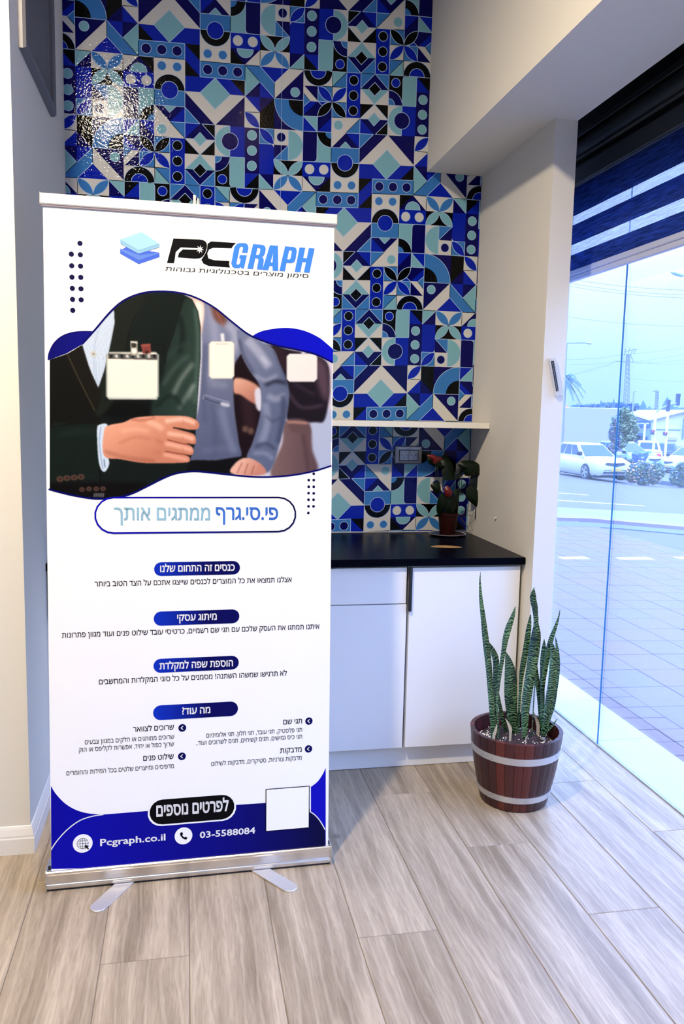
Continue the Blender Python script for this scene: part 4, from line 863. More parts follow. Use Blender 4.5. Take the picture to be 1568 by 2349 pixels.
for z in (.004, .06, .14, .22, PH):
    r0, r1 = rad(z) - .014, rad(z); g = .005 / 2
    rings.append([(r0 * math.cos(-da/2+g), r0 * math.sin(-da/2+g), z), (r1 * math.cos(-da/2+g*1.6), r1 * math.sin(-da/2+g*1.6), z), ((r1+.0008) * 1, 0, z), (r1 * math.cos(da/2-g*1.6), r1 * math.sin(da/2-g*1.6), z), (r0 * math.cos(da/2-g), r0 * math.sin(da/2-g), z)])
sme = MB().loft(rings).mesh('stave', [M['stave']])
bm = bmesh.new(); bm.from_mesh(sme); bmesh.ops.recalc_face_normals(bm, faces=bm.faces); bm.to_mesh(sme); bm.free()
for i in range(NS):
    o = bpy.data.objects.new('stave', sme); COL.objects.link(o); o.parent = tub; o.rotation_euler = (0, 0, i * da)
MB().lathe([(RB - .016, 0.001), (RB - .014, .02), (RT - .034, .22), (RT - .03, .22), (.0, .221)][:4] + [(.001, .225)], (PCX, PCY, 0), 32).build('inner_liner', mat('liner', (.012, .006, .006), .8), tub)
M['hoop'] = mat('hoop_steel', (.62, .62, .64), .38, .75)
for z0, z1 in ((.196, .222), (.040, .064)):
    ho = MB().lathe([(rad(z0) + .0005, z0), (rad(z0) + .0028, z0), (rad(z1) + .0028, z1), (rad(z1) + .0005, z1)], (PCX, PCY, 0), 60, caps=False).build('hoop', M['hoop'], tub, smooth=True)
    rv = MB()
    for k, (deg) in enumerate((-158, -150.5, -143, -52)):
        a = math.radians(deg); z = (z0 + z1) / 2 + (.004 if k % 2 else -.003); r = rad(z) + .0028
        c = Vector((PCX + r * math.cos(a), PCY + r * math.sin(a), z)); n = Vector((math.cos(a), math.sin(a), 0)); u_ = Vector((-n.y, n.x, 0)); w_ = Vector((0, 0, 1))
        rv.loft([[c + (u_ * math.cos(t) + w_ * math.sin(t)) * q + n * h for t in np.linspace(0, 5.5, 8)] for q, h in ((.0040, 0), (.0036, .0014), (.0016, .0024))])
    rv.build('rivet', mat('rivet', (.45, .45, .47), .3, .9), ho)
so_ = MB().lathe([(RT - .030, .228), (.11, .232), (.06, .236), (.001, .238)], (PCX, PCY, 0), 40).build('potting_soil', mat('soil', (.028, .010, .006), .95, noise=(90, .7), bump=(90, 1.0)), tub, smooth=True)
M['perlite'] = mat('perlite', (.78, .72, .60), .8, noise=(200, .3)); pb = MB()
for i in range(340):
    a = random.choice([random.gauss(-.9, .55), random.gauss(-.9, .55), random.gauss(2.9, .4), random.uniform(-3.1, 3.1)]); r = (RT - .034) * math.sqrt(random.uniform(.45 if random.random() < .85 else .02, 1)); s_ = random.uniform(.0018, .0044)
    c = Vector((PCX + r * math.cos(a), PCY + r * math.sin(a), .2295 + .008 * (1 - r / RT) + s_ * .5))
    vs = [c + Vector((random.uniform(.7, 1.2) * s_ * x, random.uniform(.7, 1.2) * s_ * y, random.uniform(.6, 1) * s_ * z)) for x, y, z in ((1,0,0),(-1,0,0),(0,1,0),(0,-1,0),(0,0,1),(0,0,-1))]
    pb.add(vs, [(0,2,4),(2,1,4),(1,3,4),(3,0,4),(2,0,5),(1,2,5),(3,1,5),(0,3,5)])
pbo = pb.build('white_grit', M['perlite'], tub); pbo['kind'] = 'stuff'
st_ = MB(); 
for i in range(1): st_.lathe([(.001, -.007), (.007, -.004), (.0095, 0), (.007, .005), (.001, .007)], (PCX + .095, PCY - .03, .238), 12)
st_.build('pebble', mat('pebble', (.22, .22, .24), .5), tub, smooth=True)

def snake_mat():
    m = bpy.data.materials.new('snake_leaf'); m.use_nodes = True; nt = m.node_tree; N = nt.nodes; L = nt.links; b = N['Principled BSDF']
    at = N.new('ShaderNodeAttribute'); at.attribute_name = 'along'; sp = N.new('ShaderNodeSeparateXYZ'); L.new(at.outputs['Vector'], sp.inputs[0])
    oi = N.new('ShaderNodeObjectInfo'); tc = N.new('ShaderNodeTexCoord')
    n1 = N.new('ShaderNodeTexNoise'); n1.inputs['Scale'].default_value = 30; n1.inputs['Detail'].default_value = 3; L.new(tc.outputs['Object'], n1.inputs['Vector'])
    ad = N.new('ShaderNodeMath'); ad.operation = 'MULTIPLY_ADD'; ad.inputs[1].default_value = .045; L.new(n1.outputs['Fac'], ad.inputs[0]); L.new(sp.outputs['X'], ad.inputs[2])
    ad2 = N.new('ShaderNodeMath'); ad2.operation = 'MULTIPLY'; ad2.inputs[1].default_value = 2 * math.pi / .0092; L.new(ad.outputs[0], ad2.inputs[0])
    sn = N.new('ShaderNodeMath'); sn.operation = 'SINE'; L.new(ad2.outputs[0], sn.inputs[0])
    mp = N.new('ShaderNodeMapping'); mp.inputs['Scale'].default_value = (1, 1, .35); L.new(tc.outputs['Object'], mp.inputs[0])
    n2 = N.new('ShaderNodeTexNoise'); n2.inputs['Scale'].default_value = 26; L.new(mp.outputs[0], n2.inputs['Vector'])
    sm_ = N.new('ShaderNodeMath'); sm_.operation = 'MULTIPLY_ADD'; sm_.inputs[1].default_value = 3.0; L.new(n2.outputs['Fac'], sm_.inputs[0]); L.new(sn.outputs[0], sm_.inputs[2])
    r = N.new('ShaderNodeValToRGB'); E = r.color_ramp.elements; mr = N.new('ShaderNodeMapRange'); mr.inputs['From Min'].default_value = .2; mr.inputs['From Max'].default_value = 2.8; L.new(sm_.outputs[0], mr.inputs[0]); L.new(mr.outputs[0], r.inputs[0])
    E[0].position = .30; E[0].color = (.002, .012, .006, 1); E[1].position = .74; E[1].color = (.14, .25, .10, 1)
    k = E.new(.52); k.color = (.008, .045, .014, 1)
    L.new(r.outputs[0], b.inputs['Base Color']); b.inputs['Roughness'].default_value = .34; b.inputs['Specular IOR Level'].default_value = .45
    return m
M['snake'] = snake_mat(); M['snake_edge'] = mat('leaf_rim', (.30, .36, .22), .5)
def blade(pts, dy, curl=.35, name='leaf', base_z=None, mat_=None, face=0.0):
    """pts: (crop x, crop y, half width) of the photograph's plant crop, from the tip down; the leaf stands in the plane y=PCY+dy"""
    q = []
    for x, y, w in pts:
        p_ = on(1050 + x / 3.671, 1280 + y / 3.671, 1, PCY + dy); ww = w / 3.671 / FPX * (PCY + dy) * 1.02; q.append((p_.x, p_.z, ww))
    q.reverse()
    if q[0][1] > .222: q.insert(0, (q[0][0], .215, q[0][2] * .9))
    # densify
    d = []; N_ = len(q)
    for i in range(N_ - 1):
        p0, p1, p2, p3 = q[max(i-1,0)], q[i], q[i+1], q[min(i+2, N_-1)]
        for k in range(5):
            t = k / 5; d.append(tuple(.5*(2*p1[j]+(p2[j]-p0[j])*t+(2*p0[j]-5*p1[j]+4*p2[j]-p3[j])*t*t+(3*p1[j]-p0[j]-3*p2[j]+p3[j])*t**3) for j in range(3)))
    d.append(q[-1]); rings = []; al = []; L_ = 0
    for i, (x, z, w) in enumerate(d):
        a = d[max(i-1,0)]; b = d[min(i+1,len(d)-1)]; tx, tz = b[0]-a[0], b[1]-a[1]; n = math.hypot(tx, tz) or 1; sx, sz = tz/n, -tx/n
        if i: L_ += math.hypot(d[i][0]-d[i-1][0], d[i][1]-d[i-1][1])
        w = max(w, .0008); ring = []; th = .0016
        for u, off in ((-1, 0), (-.5, 1), (0, 1.3), (.5, 1), (1, 0), (.5, -1), (0, -1.3), (-.5, -1)):
            yy = PCY + dy - curl * w * (u * u - .4) + off * -th * .5 + face * u * w
            ring.append((x + sx * w * u, yy, z + sz * w * u))
        rings.append(ring); al += [L_] * 8
    mb = MB().loft(rings); o = mb.build(name, [mat_ or M['snake']], tub, smooth=True)
    at = o.data.attributes.new('along', 'FLOAT_VECTOR', 'POINT'); at.data.foreach_set('vector', np.array([(a + dy, 0, 0) for a in al], np.float32).ravel()); return o
blade([(262,712,3),(295,790,26),(318,880,30),(312,1050,26),(305,1200,18),(312,1400,12)], .045)
blade([(335,1120,8),(345,1200,14),(362,1300,20),(388,1400,22),(412,1490,14)], .055)
blade([(400,790,3),(425,880,36),(440,1000,58),(442,1150,62),(450,1300,52),(462,1485,36)], .035, .15)
blade([(650,840,10),(655,1000,28),(675,1100,25),(685,1250,18),(690,1390,14)], .06)
blade([(610,478,5),(592,600,25),(566,780,28),(545,900,28),(530,1000,22),(520,1150,14),(512,1300,12),(508,1470,10)], .03)
blade([(725,685,3),(720,760,22),(710,850,24),(705,950,20),(702,1050,16),(705,1300,15),(705,1440,12)], .05)
blade([(190,120,1.5),(184,200,8),(192,350,17),(212,520,24),(232,700,30),(255,900,30),(270,1100,27),(283,1300,24),(290,1460,20)], -.01)
blade([(482,408,2),(462,480,19),(425,580,30),(398,680,29),(382,780,23),(366,880,20),(347,1000,18),(335,1120,14),(328,1250,10),(338,1440,9)], .0)
blade([(640,248,1.5),(628,320,30),(636,400,24),(648,480,20),(655,560,26),(652,640,46),(640,740,55),(622,880,53),(602,1000,50),(578,1150,47),(562,1300,40),(558,1485,26)], -.015)
blade([(640,300,6),(658,400,12),(664,500,10),(668,600,6)], .0)
blade([(820,665,3),(836,800,18),(838,950,20),(822,1100,18),(797,1250,20),(768,1350,15),(742,1470,12)], .02)
blade([(858,433,1.5),(845,500,9),(815,590,18),(782,680,25),(752,800,28),(736,900,27),(722,1000,22),(712,1100,18),(716,1200,14),(712,1350,12),(705,1480,10)], .005)
blade([(778,690,3),(797,780,28),(797,900,38),(787,1050,40),(762,1200,38),(737,1350,28),(712,1490,15)], -.02)
blade([(836,1352,1.5),(802,1400,10),(752,1450,14),(727,1490,12)], -.03)
M['sheath'] = mat('dry_sheath', (.55, .44, .28), .7)
for pts, dy in (([(328,1398,1.5),(318,1440,12),(305,1480,16),(300,1500,14)], -.05), ([(398,1352,1.5),(425,1400,12),(440,1440,16),(440,1480,12)], -.03), ([(628,1280,1.5),(648,1330,9),(668,1390,16),(672,1430,16)], .02), ([(590,1490,1.5),(578,1510,4),(570,1530,5)], -.09), ([(345,1290,1.5),(350,1340,5),(340,1370,6)], .06)):
    blade(pts, dy, name='dry_sheath', mat_=M['sheath'])

# ------------------------------------------------------------------ flowering plant on the worktop
FPY = 3.600
M['clay'] = mat('red_pot_shaded', (.022, .0015, .0012), .5, spec=.2); M['plate'] = mat('saucer', (.60, .60, .62), .25); M['plate_in'] = mat('saucer_print', (.04, .02, .025), .3, noise=(40, .8))  # pot colour darkened to hold the shelf's shadow
sc = empty('saucer', (1.199, FPY, ZC + .0005), 'shallow patterned saucer with a pale rim under the red pot, on the black worktop', 'plate')
MB().lathe([(.045, 0), (.060, .0005), (.0865, .008), (.0875, .0095), (.0865, .0100), (.084, .0088)], (1.199, FPY, ZC + .0005), 40).build('rim', M['plate'], sc, smooth=True)
MB().lathe([(.082, .0082), (.060, .0038), (.050, .003), (.001, .003)], (1.199, FPY, ZC + .0012), 40).build('dish', M['plate_in'], sc, smooth=True)
fp = empty('anthurium_plant', (1.199, FPY, ZC + .006), 'leafy anthurium, shelf shadow in its dark colours, with two red flowers in a red pot, on the saucer', 'potted plant')
pz0 = ZC + .0060
MB().lathe([(.036, 0), (.037, .002), (.0455, .088), (.0485, .089), (.049, .100), (.045, .1005), (.042, .093), (.0, .0925)][:7] + [(.001, .092)], (1.199, FPY, pz0), 32).build('pot', M['clay'], fp, smooth=True)
M['leafshade'] = mat('anthurium_leaf', (.0018, .0075, .002), .38, noise=(30, .5), spec=.22); M['leafunder_sheen'] = mat('anthurium_underside_sheen', (.004, .009, .014), .55, spec=.2); M['red'] = mat('anthurium_red', (.12, .004, .003), .3, bump=(160, 1.0)); M['stem'] = mat('stem_green', (.012, .030, .008), .6); M['twig'] = mat('dry_twig', (.06, .05, .03), .8)  # leaves and flowers darkened for the shelf's shadow, undersides tinted with a blue reflection
def fF(x, y, dy=0.0): return on(940 + x / 7.84, 1020 + y / 7.84, 1, FPY + dy)
def traced(pts, dy, m, name='leaf', bulge=.010, n=4, tilt=0.0):
    q = cr(pts, n, True); P3 = [fF(x, y, dy) for x, y in q]; c = sum(P3, Vector()) / len(P3)
    hgt = max(p_.z for p_ in P3) - min(p_.z for p_ in P3) or 1
    mb = MB(); rings = []
    for k, s_ in enumerate((1.0, .8, .5, .2)):
        rings.append([c + (p_ - c) * s_ + Vector((0, -bulge * (1 - s_ * s_) + tilt * (p_.z - c.z) * s_, 0)) for p_ in P3])
    back = [[v + Vector((0, .0012, 0)) for v in r] for r in rings]
    mb.loft(list(reversed(back)) + rings, caps=True); return mb.build(name, m, fp, smooth=True)
traced([(865,350),(900,305),(1000,284),(1130,290),(1235,350),(1280,470),(1270,560),(1200,540),(1110,562),(1000,560),(960,500),(940,430),(880,400)], -.02, M['leafshade'], bulge=.02)['label'] = 'large glossy dark green leaf'
traced([(1110,540),(1200,530),(1275,560),(1250,660),(1195,800),(1110,745),(1050,750),(1065,640)], .0, M['leafunder_sheen'], bulge=.006)
traced([(1003,800),(1050,765),(1120,755),(1190,790),(1250,890),(1300,1020),(1340,1160),(1250,1135),(1180,1110),(1090,1040),(1020,960)], -.01, M['leafshade'], bulge=.012)
traced([(1190,1110),(1270,1130),(1340,1165),(1392,1285),(1320,1380),(1235,1445),(1180,1380),(1165,1260)], .0, M['leafunder_sheen'], bulge=.008)
traced([(370,740),(400,690),(460,675),(520,690),(550,760),(540,840),(490,885),(440,870),(410,810)], -.03, M['leafshade'])
traced([(560,330),(600,200),(680,220),(760,330),(790,480),(780,620),(700,640),(600,620),(560,500)], .03, M['leafshade'], tilt=.2)
traced([(800,520),(850,440),(930,420),(960,500),(900,600),(800,630)], .02, M['leafunder_sheen'])
traced([(500,960),(560,860),(640,930),(650,1080),(600,1200),(540,1310),(490,1150)], -.04, M['leafshade'], tilt=-.2)
traced([(600,940),(700,900),(800,960),(830,1100),(770,1220),(660,1240),(610,1100)], -.035, M['leafshade'])
traced([(780,830),(860,800),(880,930),(870,1100),(850,1230),(790,1200),(770,1000)], -.01, M['leafshade'])
traced([(480,1080),(520,1020),(560,1100),(545,1220),(500,1250),(475,1180)], .01, M['leafshade'])
traced([(330,210),(420,260),(560,320),(560,400),(470,410),(370,360),(310,290)], .012, M['leafshade'])
r1 = traced([(310,195),(370,178),(430,180),(480,210),(550,225),(578,245),(545,290),(490,320),(430,345),(410,290),(360,250)], -.02, M['red'], 'flower', bulge=.010); r1['label'] = 'larger red flower, upper left'
r2 = traced([(612,800),(640,750),(680,740),(730,800),(760,850),(750,910),(700,940),(640,920)], -.06, M['red'], 'flower', bulge=.010)
for pts, r in (([(455,360,-.005),(465,500,-.01),(470,680,-.02),(560,1000,-.02),(620,1260,-.01)], .0016), ([(490,380,.0),(505,520,.0),(520,700,-.01),(600,1000,-.02),(650,1250,-.01)], .0016), ([(720,800,-.03),(830,610,-.02),(960,500,-.01)], .0012), ([(900,560,.0),(880,800,.0),(760,1240,-.01)], .0018), ([(940,570,.0),(920,760,.0),(800,1240,.0)], .0018), ([(1010,930,-.01),(880,780,-.01),(780,1240,-.01)], .0018), ([(690,930,-.04),(680,1100,-.02),(670,1250,-.01)], .0016), ([(1180,1280,.0),(1050,1490,.0),(850,1600,.0)][:2] + [(760,1240,.0)], .0010)):
    MB().tube([fF(x, y, d) for x, y, d in pts], r, 6).build('stem', M['stem'], fp, smooth=True)
for pts in ([(1180,1280),(1110,1390),(1050,1480),(860,1250)], [(1190,1460),(1130,1530),(1085,1575),(870,1260)], [(985,1248),(1060,1270),(1170,1300)], [(1060,1060),(1035,1200),(1010,1300),(850,1240)], [(1145,1190),(1100,1330),(1060,1420)]):
    MB().tube([fF(x, y, .03) for x, y in pts], .0009, 5).build('twig', M['twig'], fp)
MB().lathe([(.041, .088), (.02, .092), (.001, .094)], (1.199, FPY, pz0), 24).build('potting_soil', M['leafshade'], fp)
# ------------------------------------------------------------------ shop window, threshold
win = empty('window_1', (XG, 1.0, 0)); win['kind'] = 'structure'; win['label'] = 'frameless floor-length glass shop window'
ys = [YB - .002, 3.1685, 1.90, .62, -.66, -1.94, Y_NEAR + .01]
for a, b in zip(ys[:-1], ys[1:]):
    MB().box(XG - .005, XG + .005, b + .0015, a - .0015, .001, 2.72).build('glass_pane', M['glass'], win)
M['glass_edge'] = mat('glass_edge', (.02, .16, .34), .25)
for a in ys[1:-1]: MB().box(XG - .0036, XG + .0036, a - .0006, a + .0006, .001, 2.72).build('glass_joint', M['glass_edge'], win)
MB().box(XG - .010, XG - .0055, Y_NEAR, YB - .002, .0002, .005).build('silicone_bead', mat('silicone', (.35, .38, .42), .5), win)
thr = MB().box(XG + .006, XS, Y_NEAR, 6.5, -.1, -.0105).build('threshold', M['grout']); struct(thr, 'pale tiled threshold strip outside the glass'); thr.name = 'trim_3'
M['sill'] = mat('threshold_tile', (.42, .44, .40), .35, noise=(3, .06))
for a, b in ((6.5, 5.606), (5.603, 4.406), (4.403, 3.206), (3.203, 2.003), (2.0, .8), (.797, -.4)):
    MB().box(XG + .008, XS, b, a, -.010, -.0005, bev=.001).build('tile', M['sill'], thr)
# facade outside, to both sides of the glass and above

# ------------------------------------------------------------------ blind
def fabric(name, col, transp, transl):
    m = bpy.data.materials.new(name); m.use_nodes = True; nt = m.node_tree; nt.nodes.clear(); N = nt.nodes; L = nt.links
    o = N.new('ShaderNodeOutputMaterial'); d = N.new('ShaderNodeBsdfDiffuse'); t = N.new('ShaderNodeBsdfTranslucent'); x = N.new('ShaderNodeBsdfTransparent'); m1 = N.new('ShaderNodeMixShader'); m2 = N.new('ShaderNodeMixShader')
    tc = N.new('ShaderNodeTexCoord'); mp = N.new('ShaderNodeMapping'); mp.inputs['Scale'].default_value = (4, 14, 260); n = N.new('ShaderNodeTexNoise'); n.inputs['Scale'].default_value = 1; n.inputs['Detail'].default_value = 4
    L.new(tc.outputs['Object'], mp.inputs[0]); L.new(mp.outputs[0], n.inputs['Vector']); r = N.new('ShaderNodeMapRange'); r.inputs['From Min'].default_value = .3; r.inputs['From Max'].default_value = .7; r.inputs['To Min'].default_value = .55; r.inputs['To Max'].default_value = 1.5
    L.new(n.outputs['Fac'], r.inputs[0]); sc_ = N.new('ShaderNodeVectorMath'); sc_.operation = 'SCALE'; sc_.inputs[0].default_value = col; L.new(r.outputs[0], sc_.inputs['Scale'])
    L.new(sc_.outputs[0], d.inputs[0]); L.new(sc_.outputs[0], t.inputs[0]); m1.inputs[0].default_value = transl; L.new(d.outputs[0], m1.inputs[1]); L.new(t.outputs[0], m1.inputs[2])
    m2.inputs[0].default_value = transp; L.new(m1.outputs[0], m2.inputs[1]); L.new(x.outputs[0], m2.inputs[2]); L.new(m2.outputs[0], o.inputs[0]); return m
M['band'] = fabric('blind_band', (.050, .095, .26), .03, .75); M['sheer'] = fabric('blind_sheer', (.35, .45, .55), .50, .6)
M['charcoal'] = mat('charcoal', (.010, .014, .018), .5, noise=(300, .3)); M['railw'] = mat('blind_rail', (.50, .54, .74), .4)
BXX = 1.60; BY0, BY1 = .55, 3.55
bl = empty('zebra_blind', (BXX, 2.0, 2.0), 'dark blue day-and-night roller blind with sheer stripes across the top of the window', 'blind')
for z1, z0, k in ((2.385, 2.271, 'band'), (2.271, 2.234, 'sheer'), (2.234, 2.154, 'band'), (2.154, 2.112, 'sheer'), (2.112, 2.044, 'band')):
    MB().box(BXX, BXX + .0008, BY0, BY1, z0, z1).build('opaque_band' if k == 'band' else 'sheer_band', M[k], bl)
MB().box(BXX - .010, BXX + .010, BY0, BY1, 2.022, 2.045, bev=.003).build('bottom_rail', M['railw'], bl)
MB().box(BXX - .008, BXX + .008, BY0, BY1, 1.999, 2.0215, bev=.003).build('rail_weight', M['railw'], bl)
MB().box(BXX + .03, XG - .04, BY0, BY1, 2.36, 2.715).build('housing', M['black'], bl)
MB().box(BXX - .012, BXX + .03, BY0, BY1, 2.39, 2.46, bev=.004).build('lower_fascia', M['charcoal'], bl)
MB().box(BXX - .016, BXX - .005, BY0, BY1, 2.486, 2.492).build('edge_strip', mat('edge_strip', (.06, .065, .07), .4), bl)
MB().lathe([(.0415, 0), (.0415, BY1 - BY0)], (BXX + .02, BY0, 2.536), 20, axis='y').build('fabric_roll', M['charcoal'], bl, smooth=True)
MB().box(BXX - .010, BXX + .03, BY0, BY1, 2.580, 2.606, bev=.003).build('upper_fascia', M['charcoal'], bl)
MB().box(XP + .001, XG - .032, Y_NEAR + .01, YB - .002, 2.717, 2.74).build('trim_4', M['black'])['kind'] = 'structure'

# ------------------------------------------------------------------ outdoors: ground
Rh = Vector((RGT.x, RGT.y, 0)).normalized(); Fh = Vector((FWD.x, FWD.y, 0)).normalized()
M['asphalt'] = mat('asphalt', (.115, .108, .135), .8, noise=(1.3, .10)); M['slab'] = mat('paving_slab', (.40, .37, .52), .75)
def var_mat(name, a, b, rough, sc=25):
    m = mat(name, a, rough, noise=None); nt = m.node_tree; N = nt.nodes; L = nt.links; oi = N.new('ShaderNodeObjectInfo'); mx = N.new('ShaderNodeMix'); mx.data_type = 'RGBA'; mx.inputs['A'].default_value = (*a, 1); mx.inputs['B'].default_value = (*b, 1)
    tc = N.new('ShaderNodeTexCoord'); n = N.new('ShaderNodeTexNoise'); n.inputs['Scale'].default_value = sc; L.new(tc.outputs['Object'], n.inputs['Vector']); vo = N.new('ShaderNodeTexVoronoi'); vo.inputs['Scale'].default_value = 22; L.new(tc.outputs['Object'], vo.inputs['Vector'])
    L.new(oi.outputs['Random'], mx.inputs['Factor']); s1 = N.new('ShaderNodeVectorMath'); s1.operation = 'SCALE'; r = N.new('ShaderNodeMapRange'); r.inputs['To Min'].default_value = .88; r.inputs['To Max'].default_value = 1.12; L.new(n.outputs['Fac'], r.inputs[0]); L.new(mx.outputs['Result'], s1.inputs[0]); L.new(r.outputs[0], s1.inputs['Scale'])
    mr = N.new('ShaderNodeMapRange'); mr.inputs['From Min'].default_value = .06; mr.inputs['From Max'].default_value = .10; mr.inputs['To Min'].default_value = .6; mr.inputs['To Max'].default_value = 0; L.new(vo.outputs['Distance'], mr.inputs[0])
    m2 = N.new('ShaderNodeMix'); m2.data_type = 'RGBA'; m2.inputs['B'].default_value = (.42, .44, .42, 1); L.new(mr.outputs[0], m2.inputs['Factor']); L.new(s1.outputs[0], m2.inputs['A']); L.new(m2.outputs['Result'], N['Principled BSDF'].inputs['Base Color']); return m
M['slab'] = var_mat('paving_slab', (.175, .112, .145), (.15, .118, .145), .7)
gb = MB(); xs = [XS, 4, 6, 8, 12, 16, 24, 40, 80, 160, 300]
for a, b in zip(xs[:-1], xs[1:]):
    gb.poly([(a, -60, gz(a) - .012), (b, -60, gz(b) - .012), (b, 330, gz(b) - .012), (a, 330, gz(a) - .012)])
gr = gb.build('ground', M['asphalt'], fixn=False); struct(gr, 'bluish asphalt ground sloping down to the junction')
pv = MB(); pv.poly([(XS, 1.2, gz(XS) - .009), (5.55, 1.2, gz(5.55) - .009), (5.55, 13.0, gz(5.55) - .009), (XS, 13.0, gz(XS) - .009)])
pvo = pv.build('pavement', mat('sand_joint', (.11, .13, .19), .9), fixn=False); struct(pvo, 'lavender slab pavement outside the shop window')
def proj(p_):
    d = Vector(p_) - EYE; z = d.dot(FWD); return (IMG_W/2 + FPX * d.dot(RGT) / z, IMG_H/2 - FPX * d.dot(UPV) / z) if z > .1 else (-1e4, 0)
tilt = math.atan(.026)
small = MB().box(-.0665, .0665, -.0705, .0705, -.009, 0, bev=.0025).mesh('paving_block', [M['slab']]); big = MB().box(-.1420, .1420, -.1475, .1475, -.009, 0, bev=.003).mesh('paving_slab', [M['slab']])
cand = []
for k in range(2):
    for j in range(-6, 40): cand.append((XS + .071 + .1385 * k, 3.66 + .147 * j + .0735, small, 'paving_block'))
for k in range(12):
    for j in range(-5, 32): cand.append((2.337 + .145 + .29 * k, 3.66 + .30 * j + .15, big, 'paving_slab'))
sel = []
for x, y, me, nm in cand:
    if y > 13 or y < 1.3: continue
    px, py = proj((x, y, gz(x)))
    if 1225 < px < 1620: sel.append(((Vector((x, y, 0)) - Vector((0, 0, 0))).length, x, y, me, nm))
sel.sort(key=lambda t: t[0])
for d_, x, y, me, nm in sel[:299]:
    o = bpy.data.objects.new(nm, me); COL.objects.link(o); o.parent = pvo; o.location = (x, y, gz(x) + random.uniform(-.0012, .0012)); o.rotation_euler = (0, tilt, 0)
fs_ = MB()
for d_, x, y, me, nm in sel[299:]:
    h_ = .1420 if nm == 'paving_slab' else .0665; g_ = .1475 if nm == 'paving_slab' else .0705; fs_.add([(x + a * h_, y + b * g_, gz(x + a * h_) - .009 * (1 - c)) for c in (0, 1) for a, b in ((-1,-1),(1,-1),(1,1),(-1,1))], [(4,5,6,7),(0,1,5,4),(1,2,6,5),(2,3,7,6),(3,0,4,7)])
if fs_.v: q_ = fs_.build('distant_slabs', M['slab'], pvo); q_['kind'] = 'stuff'
def strip(name, A0, B0, A1, B1, m, h=.004, label=None, ext=1.2):
    """ground strip between two sight lines (near pair, far pair), lengthened both ways"""
    a0, b0, a1, b1 = [ground(*q) for q in (A0, B0, A1, B1)]
    def ex(a, b): d = (b - a); return a - d * ext, b + d * ext
    a0, b0 = ex(a0, b0); a1, b1 = ex(a1, b1); n = 14; rings = []
    for i in range(n + 1):
        t = i / n; p0 = a0.lerp(b0, t); p1 = a1.lerp(b1, t)
        rings.append([Vector((p0.x, p0.y, gz(p0.x) - .02)), Vector((p1.x, p1.y, gz(p1.x) - .02)), Vector((p1.x, p1.y, gz(p1.x) + h)), Vector((p0.x, p0.y, gz(p0.x) + h))])
    o = MB().loft(rings).build(name, m); struct(o, label); return o
M['kerbdark'] = mat('kerb_dark', (.10, .12, .17), .7); M['kerblilac'] = mat('kerb_lilac', (.26, .19, .24), .7); M['cyclelane'] = mat('pale_concrete_sheen', (.20, .25, .24), .6, noise=(.9, .10)); M['road'] = mat('road', (.12, .11, .135), .7, noise=(.8, .07)); M['paint'] = mat('road_paint', (.60, .62, .60), .6)  # lane concrete carries a cyan sheen of reflected sky in its colour
strip('trim_5', (1275, 1206), (1568, 1226), (1275, 1196), (1568, 1217), M['kerbdark'], .003, 'dark gutter along the near kerb')
strip('trim_6', (1275, 1194), (1568, 1215), (1275, 1187), (1568, 1209), M['kerblilac'], .045, 'lilac kerb stones of the pavement edge')
strip('trim_7', (1275, 1186.5), (1568, 1208.5), (1275, 1164), (1568, 1180), M['cyclelane'], .006, 'pale concrete lane beside the road, sky sheen in its colour')
strip('road', (1275, 1163.5), (1568, 1179.5), (1275, 1103), (1568, 1116), M['road'], .004, 'two-lane road beyond the pavement', ext=2.2)
def mark(a, b, w):
    a, b = ground(*a), ground(*b); d = (b - a).normalized(); n = Vector((-d.y, d.x, 0)) * w / 2
    pts = [a + n, a - n, b - n, b + n]; MB().loft([[Vector((p_.x, p_.y, gz(p_.x) + .004)) for p_ in pts], [Vector((p_.x, p_.y, gz(p_.x) + .008)) for p_ in pts]]).build('lane_line', M['paint'], bpy.data.objects['road'])
mark((1274, 1148), (1474, 1161), .14); mark((1274, 1131), (1345, 1136), .14)
for a, b in (((1396, 1281), (1495, 1284)), ((1550, 1280), (1590, 1283)), ((1282, 1280), (1345, 1281))):
    a, b = ground(*a), ground(*b); 
    o = MB().box(a.x, b.x, a.y - .07, a.y + .07, gz((a.x+b.x)/2) - .02, gz((a.x + b.x) / 2) + .004).build('paint_patch', M['paint'], pvo)
# far traffic island
strip('trim_8', (1400, 1096), (1568, 1118), (1400, 1091), (1568, 1110), M['kerbdark'], .14, 'kerb of the planted traffic island', ext=.9)

